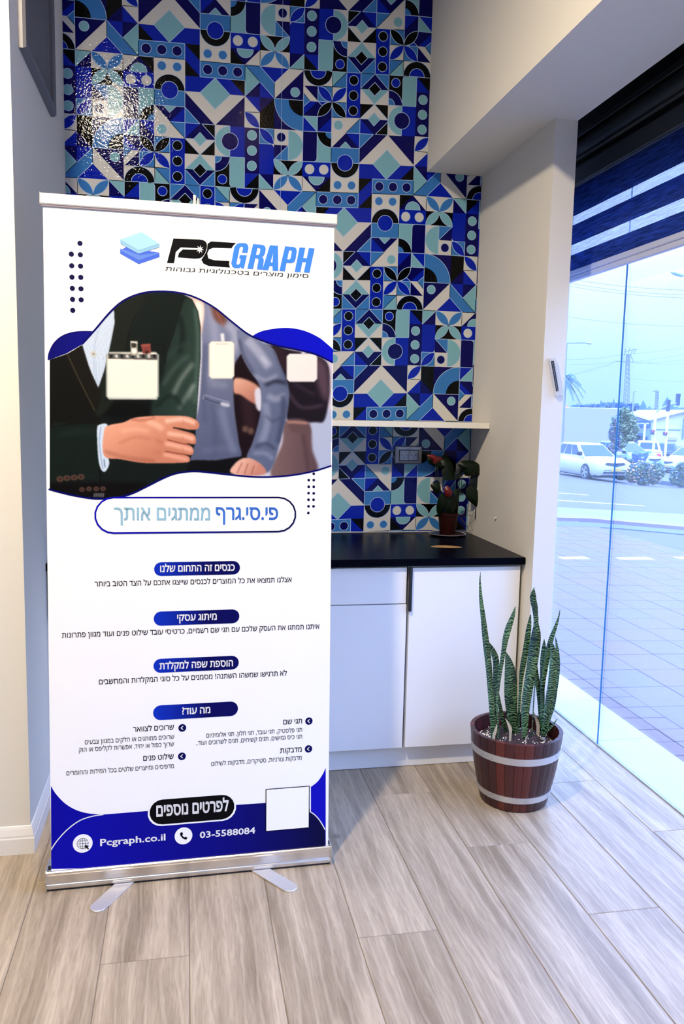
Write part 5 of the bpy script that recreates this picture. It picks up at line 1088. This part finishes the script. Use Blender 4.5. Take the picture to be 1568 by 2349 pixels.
# ------------------------------------------------------------------ cars
def glassy(name, c): return mat(name, c, .25, spec=.35)
M['cglass'] = glassy('car_glass', (.02, .07, .13)); M['tyre'] = mat('tyre', (.015, .03, .06), .8); M['rim'] = mat('wheel_rim', (.55, .62, .70), .3, .6); M['dark'] = mat('car_dark', (.01, .02, .05), .5)
M['lampc'] = mat('car_lamp_clear', (.75, .85, .92), .15); M['lampr'] = mat('car_lamp_red', (.75, .05, .12), .2); M['plate_y'] = mat('number_plate_yellow', (.85, .55, .12), .4)
def car(label, pos, head, col, L_=4.45, Wd=1.74, H=1.47, suv=False, rear=False, group=None):
    pm_ = mat('car_paint', col, .22, coat=.4); z0 = gz(pos[0]); root = empty('car', (pos[0], pos[1], z0), label, 'car', group)
    k = L_ / 4.45; w = Wd / 2; b = MB()
    bel = (.95 if not suv else 1.05) * H / (1.47 if not suv else 1.6)
    st_ = [(-2.24, .70, .42, .72), (-2.16, .93, .28, .90), (-1.95, .98, .22, bel), (-1.5, 1, .2, bel), (-.5, 1, .18, bel - .02), (.6, 1, .18, bel - .05), (1.05, .98, .18, bel - .06), (1.5, .97, .18, .86 if not suv else 1.0), (1.85, .93, .2, .78 if not suv else .94), (2.08, .84, .22, .68 if not suv else .84), (2.2, .66, .27, .56 if not suv else .7), (2.23, .5, .32, .5)]
    rings = []
    for x, f, zb_, zt in st_:
        hw = w * f; zm = zb_ + (zt - zb_) * .55
        rings.append([(x*k, -hw*.9, zb_), (x*k, -hw, zb_+.12), (x*k, -hw*1.0, zm), (x*k, -hw*.95, zt-.07), (x*k, -hw*.8, zt), (x*k, hw*.8, zt), (x*k, hw*.95, zt-.07), (x*k, hw, zm), (x*k, hw, zb_+.12), (x*k, hw*.9, zb_)])
    b.loft(rings); body = b.build('body', pm_, root, smooth=True, loc=None) if False else None
    me = b.mesh('body', [pm_]); bm = bmesh.new(); bm.from_mesh(me); bmesh.ops.recalc_face_normals(bm, faces=bm.faces); bm.to_mesh(me); bm.free(); smooth_mesh(me, 50)
    def link(nm, me_, par=root, loc=(0, 0, 0)): o = bpy.data.objects.new(nm, me_); COL.objects.link(o); o.parent = par; o.location = loc; return o
    link('body', me)
    # greenhouse: rings at belt and roof
    rx0, rx1 = (-1.75, .15) if suv else (-1.25, .15)
    bx0, bx1 = (-2.1, 1.0) if suv else (-1.9, 1.05)
    def ring(x0, x1, hw, z): return [(x0*k, -hw, z), (x1*k, -hw, z), ((x1 + .04)*k, -hw*.55, z), ((x1 + .04)*k, hw*.55, z), (x1*k, hw, z), (x0*k, hw, z), ((x0-.03)*k, hw*.55, z), ((x0-.03)*k, -hw*.55, z)]
    g_ = MB().loft([ring(bx0, bx1, w*.86, bel-.08), ring(rx0, rx1, w*.66, H-.04), ring(rx0 + .08, rx1 - .1, w*.56, H)]); me = g_.mesh('roof', [pm_]); bm = bmesh.new(); bm.from_mesh(me); bmesh.ops.recalc_face_normals(bm, faces=bm.faces); bm.to_mesh(me); bm.free(); smooth_mesh(me, 35); link('roof', me)
    zb_, zt = bel - .08, H - .04
    def face(a, b_, c, d, u0, u1, v0, v1, nm, m_=None, out=.008):
        a, b_, c, d = map(Vector, (a, b_, c, d)); n = (b_ - a).cross(d - a).normalized() * out
        f2 = lambda u, v: (a.lerp(b_, u)).lerp(d.lerp(c, u), v) + n
        me_ = MB().loft([[f2(u0, v0) - n, f2(u1, v0) - n, f2(u1, v1) - n, f2(u0, v1) - n], [f2(u0, v0), f2(u1, v0), f2(u1, v1), f2(u0, v1)]]).mesh(nm, [m_ or M['cglass']]); link(nm, me_)
    wb_, wt = w * .86, w * .66
    face((bx1*k+.03, -wb_*.9, zb_), (bx1*k+.03, wb_*.9, zb_), (rx1*k+.03, wt*.9, zt), (rx1*k+.03, -wt*.9, zt), .0, 1, .18, .94, 'windscreen')
    face((bx0*k-.03, wb_*.9, zb_), (bx0*k-.03, -wb_*.9, zb_), (rx0*k-.03, -wt*.9, zt), (rx0*k-.03, wt*.9, zt), .06, .94, .25, .92, 'rear_window')
    for sgn in (-1, 1):
        A, B_, C_, D_2 = (bx0*k, sgn*wb_, zb_), (bx1*k, sgn*wb_, zb_), (rx1*k, sgn*wt, zt), (rx0*k, sgn*wt, zt)
        if sgn > 0: A, B_, C_, D_2 = B_, A, D_2, C_
        for u0, u1 in ((.08, .36), (.39, .62), (.65, .90)) : face(A, B_, C_, D_2, u0, u1, .22, .93, 'side_window')
        for x in (-1.32, 1.33):
            wm = MB().lathe([(.0, -.10), (.30, -.10), (.315, -.07), (.315, .07), (.30, .10), (.22, .10), (.21, .085), (.0, .085)][1:7] + [(.02, .08)], (0, 0, 0), 24, axis='y').mesh('wheel', [M['tyre']])
            o = link('wheel', wm, root, (x*k, sgn * (w - .10), .315)); o.scale = (1, sgn, 1)
            rm = MB(); 
            for q in range(5):
                a = 2*math.pi*q/5; rm.prism([(.02*math.cos(a+1.5), .09, .02*math.sin(a+1.5)), (.19*math.cos(a+.2), .09, .19*math.sin(a+.2)), (.19*math.cos(a-.2), .09, .19*math.sin(a-.2)), (.02*math.cos(a-1.5), .09, .02*math.sin(a-1.5))], (0, .02, 0))
            rm.lathe([(.20, .085), (.22, .085), (.22, .112), (.20, .112)], (0, 0, 0), 24, axis='y', caps=False); link('rim', rm.mesh('rim', [M['rim']]), o)
        link('mirror', MB().box(.78*k, .98*k, sgn*(w+.02)-.07, sgn*(w+.02)+.09, .90, 1.05, bev=.03).mesh('mirror', [pm_ if sgn > 0 else M['dark']]))
        zl = .62 if not suv else .76
        link('headlamp', MB().loft([[(2.0*k, sgn*w*.88, zl-.06), (2.0*k, sgn*w*.88, zl+.05), (1.72*k, sgn*w*.955, zl+.10), (1.72*k, sgn*w*.955, zl)], [(2.19*k, sgn*w*.56, zl-.08), (2.19*k, sgn*w*.56, zl+.0), (2.13*k, sgn*w*.56, zl+.07), (2.1*k, sgn*w*.56, zl+.02)]]).mesh('headlamp', [M['lampc']]))
        link('tail_lamp', MB().box(-2.23*k, -1.95*k, sgn*w*.72-.10, sgn*w*.72+.16*1, .70, .88, bev=.02).mesh('tail_lamp', [M['lampr']]))
    zg = .60 if not suv else .74
    link('grille', MB().loft([[(2.185*k, -.40, zg+.05), (2.235*k, 0, zg-.03), (2.185*k, .40, zg+.05), (2.17*k, .34, zg+.10), (2.19*k, 0, zg+.08), (2.17*k, -.34, zg+.10)], [(2.10*k, -.40, zg+.05), (2.10*k, 0, zg-.03), (2.10*k, .40, zg+.05), (2.10*k, .34, zg+.1), (2.1*k, 0, zg+.08), (2.1*k, -.34, zg+.10)]]).mesh('grille', [M['dark']]))
    link('lower_grille', MB().box(2.10*k, 2.235*k, -.50, .50, .30, .38, bev=.02).mesh('lower_grille', [M['dark']]))
    link('number_plate', MB().box(2.2*k, 2.25*k, -.20, .20, .40, .50).mesh('number_plate', [M['plate_y']])); link('number_plate', MB().box(-2.26*k, -2.2*k, -.22, .22, .58, .70).mesh('number_plate', [M['plate_y'] if not rear else M['lampc']]))
    link('underside', MB().box(-1.9*k, 1.95*k, -w*.86, w*.86, .14, .24).mesh('underside', [M['dark']]))
    root.rotation_euler = (0, 0, head); return root
def gpos(px, dep):
    d = ray(px, 960) ; q = EYE + d * dep; return (q.x, q.y)
S90 = -math.pi / 2
car('white saloon car in the road, nearest car, beside the flowering shrub', gpos(1353, 31.5), S90 + .02, (.50, .53, .55), L_=4.2, Wd=1.60, H=1.34)
car('pale blue car half hidden behind the flowering shrub and glass joint', gpos(1436, 43), S90 + .25, (.26, .44, .52), )
car('white hatchback seen from behind with red tail lamps, left of the dark car', gpos(1487, 52), math.radians(62), (.62, .62, .66), suv=True, H=1.62)
car('dark blue car seen from behind between two white cars', gpos(1531, 57), math.radians(58), (.02, .05, .14), suv=True, H=1.58)
car('white car at the right edge of the view, only its front half showing', gpos(1594, 44), math.radians(200), (.58, .64, .68))
# ------------------------------------------------------------------ junction background
def foliage(name, clusters, n, size, cols, parent=None, seed=1):
    """loose leaves: clusters = (centre, radii)"""
    r_ = random.Random(seed); mb = MB()
    for i in range(n):
        c, rad_ = r_.choice(clusters); 
        while True:
            u = Vector((r_.uniform(-1, 1), r_.uniform(-1, 1), r_.uniform(-1, 1)))
            if .35 < u.length < 1: break
        p_ = Vector(c) + Vector((u.x * rad_[0], u.y * rad_[1], u.z * rad_[2])); s_ = size * r_.uniform(.6, 1.3)
        a = Vector((r_.uniform(-1, 1), r_.uniform(-1, 1), r_.uniform(-1, 1))).normalized() * s_; b = a.orthogonal().normalized() * s_ * .6
        mb.add([p_ - a, p_ + b, p_ + a, p_ - b], [(0, 1, 2, 3)], r_.choice(range(len(cols))))
    return mb.build(name, cols, parent, fixn=False)
M['fol1'] = mat('foliage_green', (.07, .15, .07), .6); M['fol2'] = mat('foliage_light', (.30, .38, .22), .6); M['fol3'] = mat('foliage_blue', (.03, .12, .20), .7); M['bloom'] = mat('bloom', (.80, .42, .30), .6); M['cyp_haze'] = mat('cypress', (.06, .15, .36), .8); M['bark'] = mat('bark', (.30, .25, .36), .8); M['lilac'] = mat('foliage_lilac', (.24, .22, .34), .7)  # cypress blue has distance haze mixed into the colour
def P(px, py, dep): return at_depth(px, py, dep)
def m_px(dep): return dep / FPX
def shrub(label, px, pyt, dep, wpx, n=900, flowers=True, seed=3, cat='shrub', group=None):
    x, y = gpos(px, dep); g = gz(x); top = P(px, pyt, dep).z; hw = wpx / 2 * m_px(dep); o = empty('flowering_shrub', (x, y, g), label, cat, group)
    h = top - g; cl_ = [((x + Rh.x * hw * a, y + Rh.y * hw * a, g + h * b), (hw * .42, hw * .42, h * .36)) for a, b in ((-.55, .45), (-.15, .62), (.2, .55), (.6, .42), (.0, .35), (.75, .6))]
    f_ = foliage('foliage', cl_, n * 3, .06, [M['fol1'], M['fol1'], M['fol2'], M['fol3'], M['fol3']], o, seed); f_['kind'] = 'stuff'
    if flowers: b_ = foliage('blossom', [(c, (r[0]*1.05, r[1]*1.05, r[2]*1.05)) for c, r in cl_[:4]], n // 3, .055, [M['bloom']], o, seed + 1); b_['kind'] = 'stuff'
    s_ = MB()
    for k in range(5): s_.tube([(x + Rh.x * .05 * k, y + Rh.y * .05 * k, g), (x + Rh.x * hw * (k - 2) * .3, y + Rh.y * hw * (k - 2) * .3, g + h * .6)], .02, 5)
    s_.build('stem', M['bark'], o); return o
shrub('broad shrub with orange blossom on the traffic island, right of the white saloon', 1483, 1056, 28.6, 84, 1500)
shrub('shrub cut off by the right edge of the view, on the traffic island', 1572, 1058, 29, 56, 900, False, 9)
shrub('low yellowish shrub between the white saloon and the pale blue car', 1440, 1048, 38.6, 46, 500, True, 12)
def tree(label, px, pyt, pyb, dep, wpx, n, cols, size, seed, trunk_px=None):
    x, y = gpos(trunk_px or px, dep); g = gz(x); o = empty('tree', (x, y, g), label, 'tree'); c = P(px, (pyt + pyb) / 2, dep); rz = (pyb - pyt) / 2 * m_px(dep); rx = wpx / 2 * m_px(dep)
    cl_ = [((c.x + Rh.x * rx * a, c.y + Rh.y * rx * a, c.z + rz * b), (rx * .42, rx * .42, rz * .34)) for a, b in ((-.5, -.6), (.5, -.45), (0, 0), (-.6, .2), (.5, .3), (.0, .68), (.75, -.1), (-.1, -.75))]
    f_ = foliage('crown', cl_, n, size, cols, o, seed); f_['kind'] = 'stuff'
    MB().tube([(x, y, g), (x * .5 + c.x * .5, y * .5 + c.y * .5, (g + c.z) / 2), (c.x, c.y, c.z + rz * .3)], [.10, .08, .04], 8).build('trunk', M['bark'], o, smooth=True); return o
tree('green leafy street tree beside the grey sign building, right of the glass joint', 1430, 934, 1024, 38, 62, 3400, [M['fol1'], M['fol2'], M['fol2'], M['fol1']], .075, 21, 1424)
tree('lilac-tinged bare street tree just left of the glass joint', 1408, 958, 1048, 36, 26, 2000, [M['lilac'], M['lilac'], M['fol2'], M['fol3']], .07, 22, 1406)
# palm behind the pillar
def palm():
    c = P(1292, 868, 45); g = gz(c.x); o = empty('palm_tree', (c.x, c.y, g), 'pale blue-green palm peeping out behind the white pillar edge', 'palm')
    MB().tube([(c.x, c.y, g), (c.x, c.y, c.z)], [.22, .16], 10).build('trunk', M['bark'], o)
    for k in range(30):
        a = random.uniform(0, 6.28); el = random.uniform(-1.1, 1.0); L_ = random.uniform(.9, 1.25); pts = []
        for t in np.linspace(0, 1, 6): r = L_ * t; pts.append(Vector((c.x + math.cos(a) * math.cos(el) * r, c.y + math.sin(a) * math.cos(el) * r, c.z + math.sin(el) * r - .9 * t * t)))
        mb = MB()
        for i in range(1, 6):
            d = (pts[i] - pts[i-1]).normalized(); sd = d.cross(Vector((0, 0, 1))).normalized()
            for q in (0, .33, .66):
                b0 = pts[i-1].lerp(pts[i], q)
                for s_ in (-1, 1): mb.add([b0 - d * .03, b0 + sd * s_ * .30 * (1.1 - i / 7) + d * .22 + Vector((0, 0, -.12)), b0 + d * .03], [(0, 1, 2)])
        mb.tube(pts, .012, 4); mb.build('frond', M['fp'] if 'fp' in M else M['fol2'], o, fixn=False)
M['fp'] = mat('palm_frond', (.08, .20, .28), .7); palm()
def fbox(name, x0, x1, y0, y1, dep, th, m, parent=None, rec=True):
    a = P(x0, y1, dep); b = P(x1, y0, dep); w = (b - a).dot(Rh) ; 
    base = [a, a + Rh * w, a + Rh * w + Fh * th, a + Fh * th]; zt = b.z
    zb_ = a.z
    return MB().loft([[Vector((q.x, q.y, zb_)) for q in base], [Vector((q.x, q.y, zt)) for q in base]]).build(name, m, parent)
def thing_at(name, px, dep, label, cat, group=None):
    x, y = gpos(px, dep); return empty(name, (x, y, gz(x)), label, cat, group)
M['pale_wall'] = mat('pale_wall', (.44, .42, .46), .8); M['white_wall'] = mat('white_wall', (.60, .60, .62), .8); M['grey_blue'] = mat('grey_blue_wall', (.18, .28, .42), .8); M['sign_blue'] = mat('sign_blue', (.025, .10, .30), .5); M['roof_white'] = mat('roof_white', (.70, .74, .76), .7); M['poles'] = mat('pole_grey', (.26, .32, .42), .5); M['polew'] = mat('pole_white', (.85, .88, .92), .5); M['lattice'] = mat('lattice', (.20, .25, .36), .6); M['sigdark'] = mat('signal_dark', (.012, .05, .13), .5); M['wire'] = mat('wire', (.25, .36, .45), .6)
# blank-sided pale building
h = thing_at('building', 1360, 62, 'plain pale box building with a blank wall, behind the white saloon', 'building')
fbox('wall', 1255, 1431, 938, 1075, 62, 12, M['pale_wall'], h); fbox('roof_edge', 1254, 1431.5, 936.5, 938.5, 61.8, 12.4, M['roof_white'], h)
a = P(1400, 938.6, 61.9); b = P(1431, 938.6, 61.9); c = P(1431, 958, 61.9); MB().prism([a, b, c], -Fh * .1).build('white_flashing', M['roof_white'], h); fbox('red_sign', 1286, 1302, 930, 936.5, 63, .5, mat('red_sign', (.85, .18, .28), .6), h)
fbox('side_wing', 1430, 1445, 955, 1020, 75, 8, M['white_wall'], h)
# warehouse with two low gables
wh = thing_at('warehouse', 1500, 92, 'long white warehouse with shallow gable roofs and a blue sign board', 'building')
def fpoly(name, pts, dep, th, m, parent): return MB().prism([P(x, y, dep) for x, y in pts], Fh * th).build(name, m, parent)
fpoly('front_wall', [(1438,1022),(1438,946),(1489,962),(1568,943),(1620,955),(1620,1022)], 92, 13, M['white_wall'], wh)
fpoly('roof', [(1434,944),(1438,942.5),(1489,960),(1568,940),(1625,953),(1625,957),(1568,945),(1489,965),(1438,948)], 91.5, 14, M['roof_white'], wh)
fbox('grey_bay', 1440, 1492, 978, 1014, 91.6, .4, M['grey_blue'], wh); sg = fbox('sign_board', 1449, 1492, 965.5, 978.5, 91.2, .3, M['sign_blue'], wh)
for a_, b_ in ((1453, 1466), (1468, 1477), (1480, 1488)): fbox('pale_lettering', a_, b_, 970.2, 972.4, 91.15, .04, M['white_wall'], sg)
fbox('awning', 1437, 1476, 994, 998, 90.5, 1.0, M['sign_blue'], wh)
for k in range(3): fbox('window', 1443 + k * 11, 1453 + k * 11, 1000, 1011, 91.3, .3, M['cglass'], wh)
fbox('door', 1482, 1484.5, 1002, 1012, 91.3, .3, M['sign_blue'], wh); fbox('panel_joint', 1505, 1560, 985, 985.8, 91.9, .1, M['grey_blue'], wh); fbox('dark_opening', 1528, 1552, 1003.5, 1010, 91.8, .2, M['pale_wall'], wh); fbox('downpipe', 1564, 1568, 960, 1008, 91.8, .2, M['grey_blue'], wh); fbox('roof_unit', 1488, 1501, 952, 962, 96, 3, M['pale_wall'], wh)
fbox('gate', 1433, 1452, 1007, 1017, 70, .2, M['roof_white'], None); g_ = bpy.data.objects['gate']; tag(g_, 'small white gate left of the warehouse shop front', 'gate')
# cypresses and the wooded skyline
def cypress(label, px, pyt, dep, wpx, pyb=965):
    o = thing_at('cypress', px, dep, label, 'tree'); t = P(px, pyt, dep); b = P(px, pyb, dep); r = wpx / 2 * 1.7 * m_px(dep); mb = MB(); H_ = t.z - b.z; prof = [(.25, 0), (.75, .1), (1, .3), (.85, .55), (.5, .8), (.22, .93), (.02, 1)]
    rings = []
    for f, z in prof: rings.append([(t.x + r * f * math.cos(a) * (1 + .22 * random.uniform(-1, 1)), t.y + r * f * math.sin(a), b.z + H_ * z + random.uniform(-.02, .02) * H_) for a in np.linspace(0, 5.7, 11)])
    mb.loft(rings); mb.build('crown', M['cyp_haze'], o); x, y = t.x, t.y; MB().tube([(x, y, gz(x)), (x, y, b.z + .3)], .15, 6).build('trunk', M['bark'], o)
for lab, px, pyt, w_ in (('tall pointed cypress left of the second pylon', 1475, 919, 13), ('pointed cypress just left of the mast arm signals', 1530, 911, 15), ('shorter cypress between pylon and traffic signal', 1489, 931, 12), ('slim cypress tip over the pale building roof, left', 1378, 917, 5), ('slim cypress tip over the pale building roof, right', 1407, 914, 6), ('bushy cypress behind the arm of the traffic signal', 1541, 926, 12), ('small cypress just right of the lattice pylon', 1461, 935, 7)): cypress(lab, px, pyt, 109 + (px * 7 % 5) * 2.2, w_)
wd = thing_at('tree_line', 1420, 125, 'distant blue-green wooded skyline above the roofs', 'trees'); wd['kind'] = 'stuff'
wf = foliage('crowns', [(tuple(P(px, py, 125)), (r_ * m_px(125), 2, q_ * m_px(125))) for px, py, r_, q_ in ((1330,936,14,3),(1365,935,16,4),(1395,933,16,6),(1420,936,16,9),(1448,938,12,9),(1470,948,16,10),(1495,950,14,9),(1515,952,14,7),(1548,946,16,9))], 3600, .55, [M['cyp_haze']], wd, 5); wf['kind'] = 'stuff'
# pylons
def pylon(label, px, pyt, pyb, dep, wt, wb_, arms):
    o = thing_at('lattice_pylon', px, dep, label, 'pylon'); t = P(px + (4 if wt > 3 else 0), pyt, dep); x, y = gpos(px, dep); g = gz(x); mpx = m_px(dep); H_ = t.z - g; leg = lambda sx, sy, f: Vector((x, y, g)).lerp(t, f) + (Rh * sx + Fh * sy) * (wb_ * (1 - f) + wt * f) * mpx / 2
    r = .30 * mpx * 2.4
    for sx in (-1, 1):
        for sy in (-1, 1): MB().tube([leg(sx, sy, 0), leg(sx, sy, 1)], r, 4).build('leg', M['lattice'], o)
    n = 22; br = MB()
    for i in range(n):
        f0, f1 = i / n, (i + 1) / n
        for sy in (-1, 1): br.tube([leg(-1, sy, f0), leg(1, sy, f1)], r * .6, 4); br.tube([leg(1, sy, f0), leg(-1, sy, f1)], r * .6, 4)
        for sx in (-1, 1): br.tube([leg(sx, -1, f0), leg(sx, 1, f1)], r * .6, 4)
    br.build('bracing', M['lattice'], o)
    for (x0, y0, x1, y1) in arms: MB().tube([P(x0, y0, dep), P(x1, y1, dep)], r * 1.1, 5).build('cross_arm', M['lattice'], o)
pylon('tall lattice power pylon with cross arms right of the glass joint', 1436, 812, 950, 128, 6, 14, [(1411,829,1457,831),(1434,806,1460,801),(1432,815,1434,800),(1440,812,1444,797),(1446,812,1452,800),(1452,812,1458,801),(1434,830,1440,812),(1452,830,1445,812)])
pylon('smaller twin-mast pylon above the warehouse roof', 1503, 897, 955, 140, 5, 7, [(1497,898,1510,898),(1498,898,1498,894),(1504,898,1504,893),(1509,898,1509,894)])
# overhead wires
WL = ['topmost of three close overhead wires just under the blind', 'middle one of three close overhead wires just under the blind', 'lowest of three close overhead wires just under the blind', 'single overhead wire crossing the sky well above the lattice pylon',
      'wire rising gently from the left to the very top of the lattice pylon', 'steepest wire leaving the pylon top towards the upper right', 'level wire reaching the pylon cross arm from the left', 'level wire leaving the pylon cross arm to the right', 'wire rising from the right end of the cross arm, second steepest',
      'wire sagging away from the left tip of the pylon cross arm', 'wire rising from the right end of the cross arm, least steep', 'lowest wire on the left, drooping behind the palm', 'faint wire crossing the pylon low down, towards the right']
for k, (x0, y0, x1, y1) in enumerate([(1285,636,1620,666),(1285,646,1620,677),(1285,653,1620,684),(1285,724,1620,748),(1285,825,1436,812),(1446,812,1640,783),(1285,835,1411,829),(1457,831,1640,833),(1457,829,1640,797),(1411,829,1285,862),(1457,833,1640,815),(1411,831,1300,862),(1436,868,1640,875)]):
    a, b = P(x0, y0, (127 + k * .45) if k > 3 else 60 + k), P(x1, y1, (127 + k * .45) if k > 3 else 60 + k); pts = [a.lerp(b, t) - Vector((0, 0, .25 * 4 * t * (1 - t))) for t in np.linspace(0, 1, 7)]
    o = MB().tube(pts, .028 if k > 3 else .016, 4).build('overhead_wire', M['wire']); tag(o, WL[k], 'wire', 'wires across the open sky' if k < 4 else 'wires meeting at the lattice pylon')
# street lamps
def lamp(label, pole, arm, head, dep, r=.05):
    x, y = gpos(pole[0], dep); g = gz(x); o = empty('street_lamp', (x, y, g), label, 'street lamp'); t = P(*pole, dep)
    MB().tube([(t.x, t.y, g), (t.x, t.y, t.z)], [r * 1.6, r], 8).build('pole', M['poles'], o, smooth=True); MB().tube([t, P(*arm, dep)], r * .7, 6).build('arm', M['poles'], o)
    a, b = P(*head[0], dep), P(*head[1], dep); c = (a + b) / 2; L_ = (b - a).length; mb = MB(); rings = []
    for t_, f in ((0, .2), (.2, .8), (.55, 1), (.85, .7), (1, .15)): q = a.lerp(b, t_); rings.append([q + Fh * (math.cos(u) * L_ * .2 * f) + Vector((0, 0, math.sin(u) * L_ * .16 * f)) for u in np.linspace(0, 5.5, 8)])
    mb.loft(rings).build('lamp_head', mat('lamp_head', (.45, .62, .78), .4), o, smooth=True)
lamp('slim street lamp with its arm pointing right, beside the white pillar', (1299, 787), (1344, 786), ((1358, 788), (1340, 786)), 40, .045)
lamp('short distant street lamp between the two pylons', (1453, 899), (1457, 896), ((1463, 896), (1455, 897)), 80, .07)
lamp('near street lamp head reaching in from the right edge at the top', (1680, 640), (1560, 631), ((1537, 624), (1568, 633)), 24, .05)
# traffic signals
def signal(name, label, pole_px, top, dep, heads, arm=None):
    x, y = gpos(pole_px, dep); g = gz(x); o = empty(name, (x, y, g), label, 'traffic light'); t = P(pole_px + (top[0] - pole_px) * 0, top[1], dep)
    MB().tube([(x, y, g), (t.x, t.y, t.z)], .07, 8).build('pole', M['polew'], o, smooth=True)
    if arm: MB().tube([P(*q, dep) for q in arm], .055, 8).build('mast_arm', M['poles'], o, smooth=True)
    for (x0, x1, y0, y1, red) in heads:
        b = fbox('signal_head', x0, x1, y0, y1, dep - .1, .25, M['sigdark'], o)
        fbox('backing_visor', x0 + (x1-x0)*.7, x1 + 2, y0 + 2, y0 + 4, dep - .3, .2, M['sigdark'], b)
        if red: 
            m_ = mat('red_light', (.9, .05, .12), .4, emit=((1.0, .08, .16), 1.2)); c = P((x0+x1)/2, y0 + (y1-y0)*.3, dep - .16)
            MB().loft([[c + (Rh * math.cos(u) + Vector((0,0,1)) * math.sin(u)) * .055 - Fh * h_ for u in np.linspace(0, 5.8, 12)] for h_ in (0, .05)]).build('red_light', m_, b)
signal('traffic_signal', 'traffic signal with a curved mast arm carrying two dark heads over the road', 1503, (1503, 945), 43, [(1494.5, 1500, 986, 997, True), (1530, 1536, 917, 944, False), (1552, 1559, 903, 930, False)], [(1503.5, 948), (1508, 941), (1520, 935), (1536, 929), (1556, 924)])
signal('traffic_signal', 'right-hand traffic signal on a white pole, showing red', 1531, (1531, 946), 46, [(1523, 1529, 991, 999, True)])
po3 = thing_at('marker_post', 1478, 60, 'plain white post in front of the blue sign board', 'post'); t = P(1479, 972, 60); x, y = gpos(1478, 60); MB().tube([(x, y, gz(x)), (t.x, t.y, t.z)], .08, 8).build('post', M['polew'], po3)
# covered scooter on the island
x, y = gpos(1471, 33); g = gz(x); cv_ = empty('covered_scooter', (x, y, g), 'scooter under a dark blue cover with a pale chevron, behind the orange blossom', 'scooter')
fp_ = [(1457,1042),(1463,1036),(1474,1038),(1486,1035),(1487,1045),(1483,1052),(1478,1062),(1464,1064),(1459,1052)]
MB().loft([[P(a, b, 33) + Fh * .5 for a, b in fp_], [P(1472 + (a-1472)*1.0, b, 33) for a, b in fp_], [P(1472 + (a-1472)*.7, 1048 + (b-1048)*.7, 32.85) for a, b in fp_]]).build('cover', M['sign_blue'], cv_)
MB().prism([P(a, b, 32.8) for a, b in ((1469,1048),(1473,1052),(1477,1047.5),(1473,1050))], Fh * .03).build('pale_chevron', M['polew'], cv_)
x_, y_ = gpos(1471, 33.2)
for dx in (-.3, .3): MB().lathe([(.22, -.05), (.22, .05)], (x + Rh.x*dx, y + Rh.y*dx, g + .22), 16, axis='y').build('wheel', M['tyre'], cv_)
MB().tube([P(1470, 1060, 33.1), (x, y, g + .2)], .1, 6).build('frame', M['dark'], cv_)

# ------------------------------------------------------------------ lamp fittings of the ceiling spots
M['lampglow'] = mat('lamp_glow', (1, .9, .7), .4, emit=((1, .88, .68), 14))
for k, (loc, pw, aim, rad_) in enumerate(LAMPS):
    o = empty('ceiling_lamp', (loc[0], loc[1], ZCEIL - .001), ('small round ceiling spotlight nearest the banner', 'dim round ceiling spotlight nearest the window beam', 'small round ceiling spotlight added to brighten the cream wall end')[k], 'lamp', 'ceiling spots of the shop')
    MB().lathe([(.085, 0), (.085, -.035), (.075, -.04), (.070, -.030), (.070, 0)], (loc[0], loc[1], ZCEIL - .001), 28, caps=False).build('housing', M['vent_frame'], o)
    MB().lathe([(.068, -.028), (.001, -.028)], (loc[0], loc[1], ZCEIL - .001), 28).build('diffuser', M['lampglow'], o)
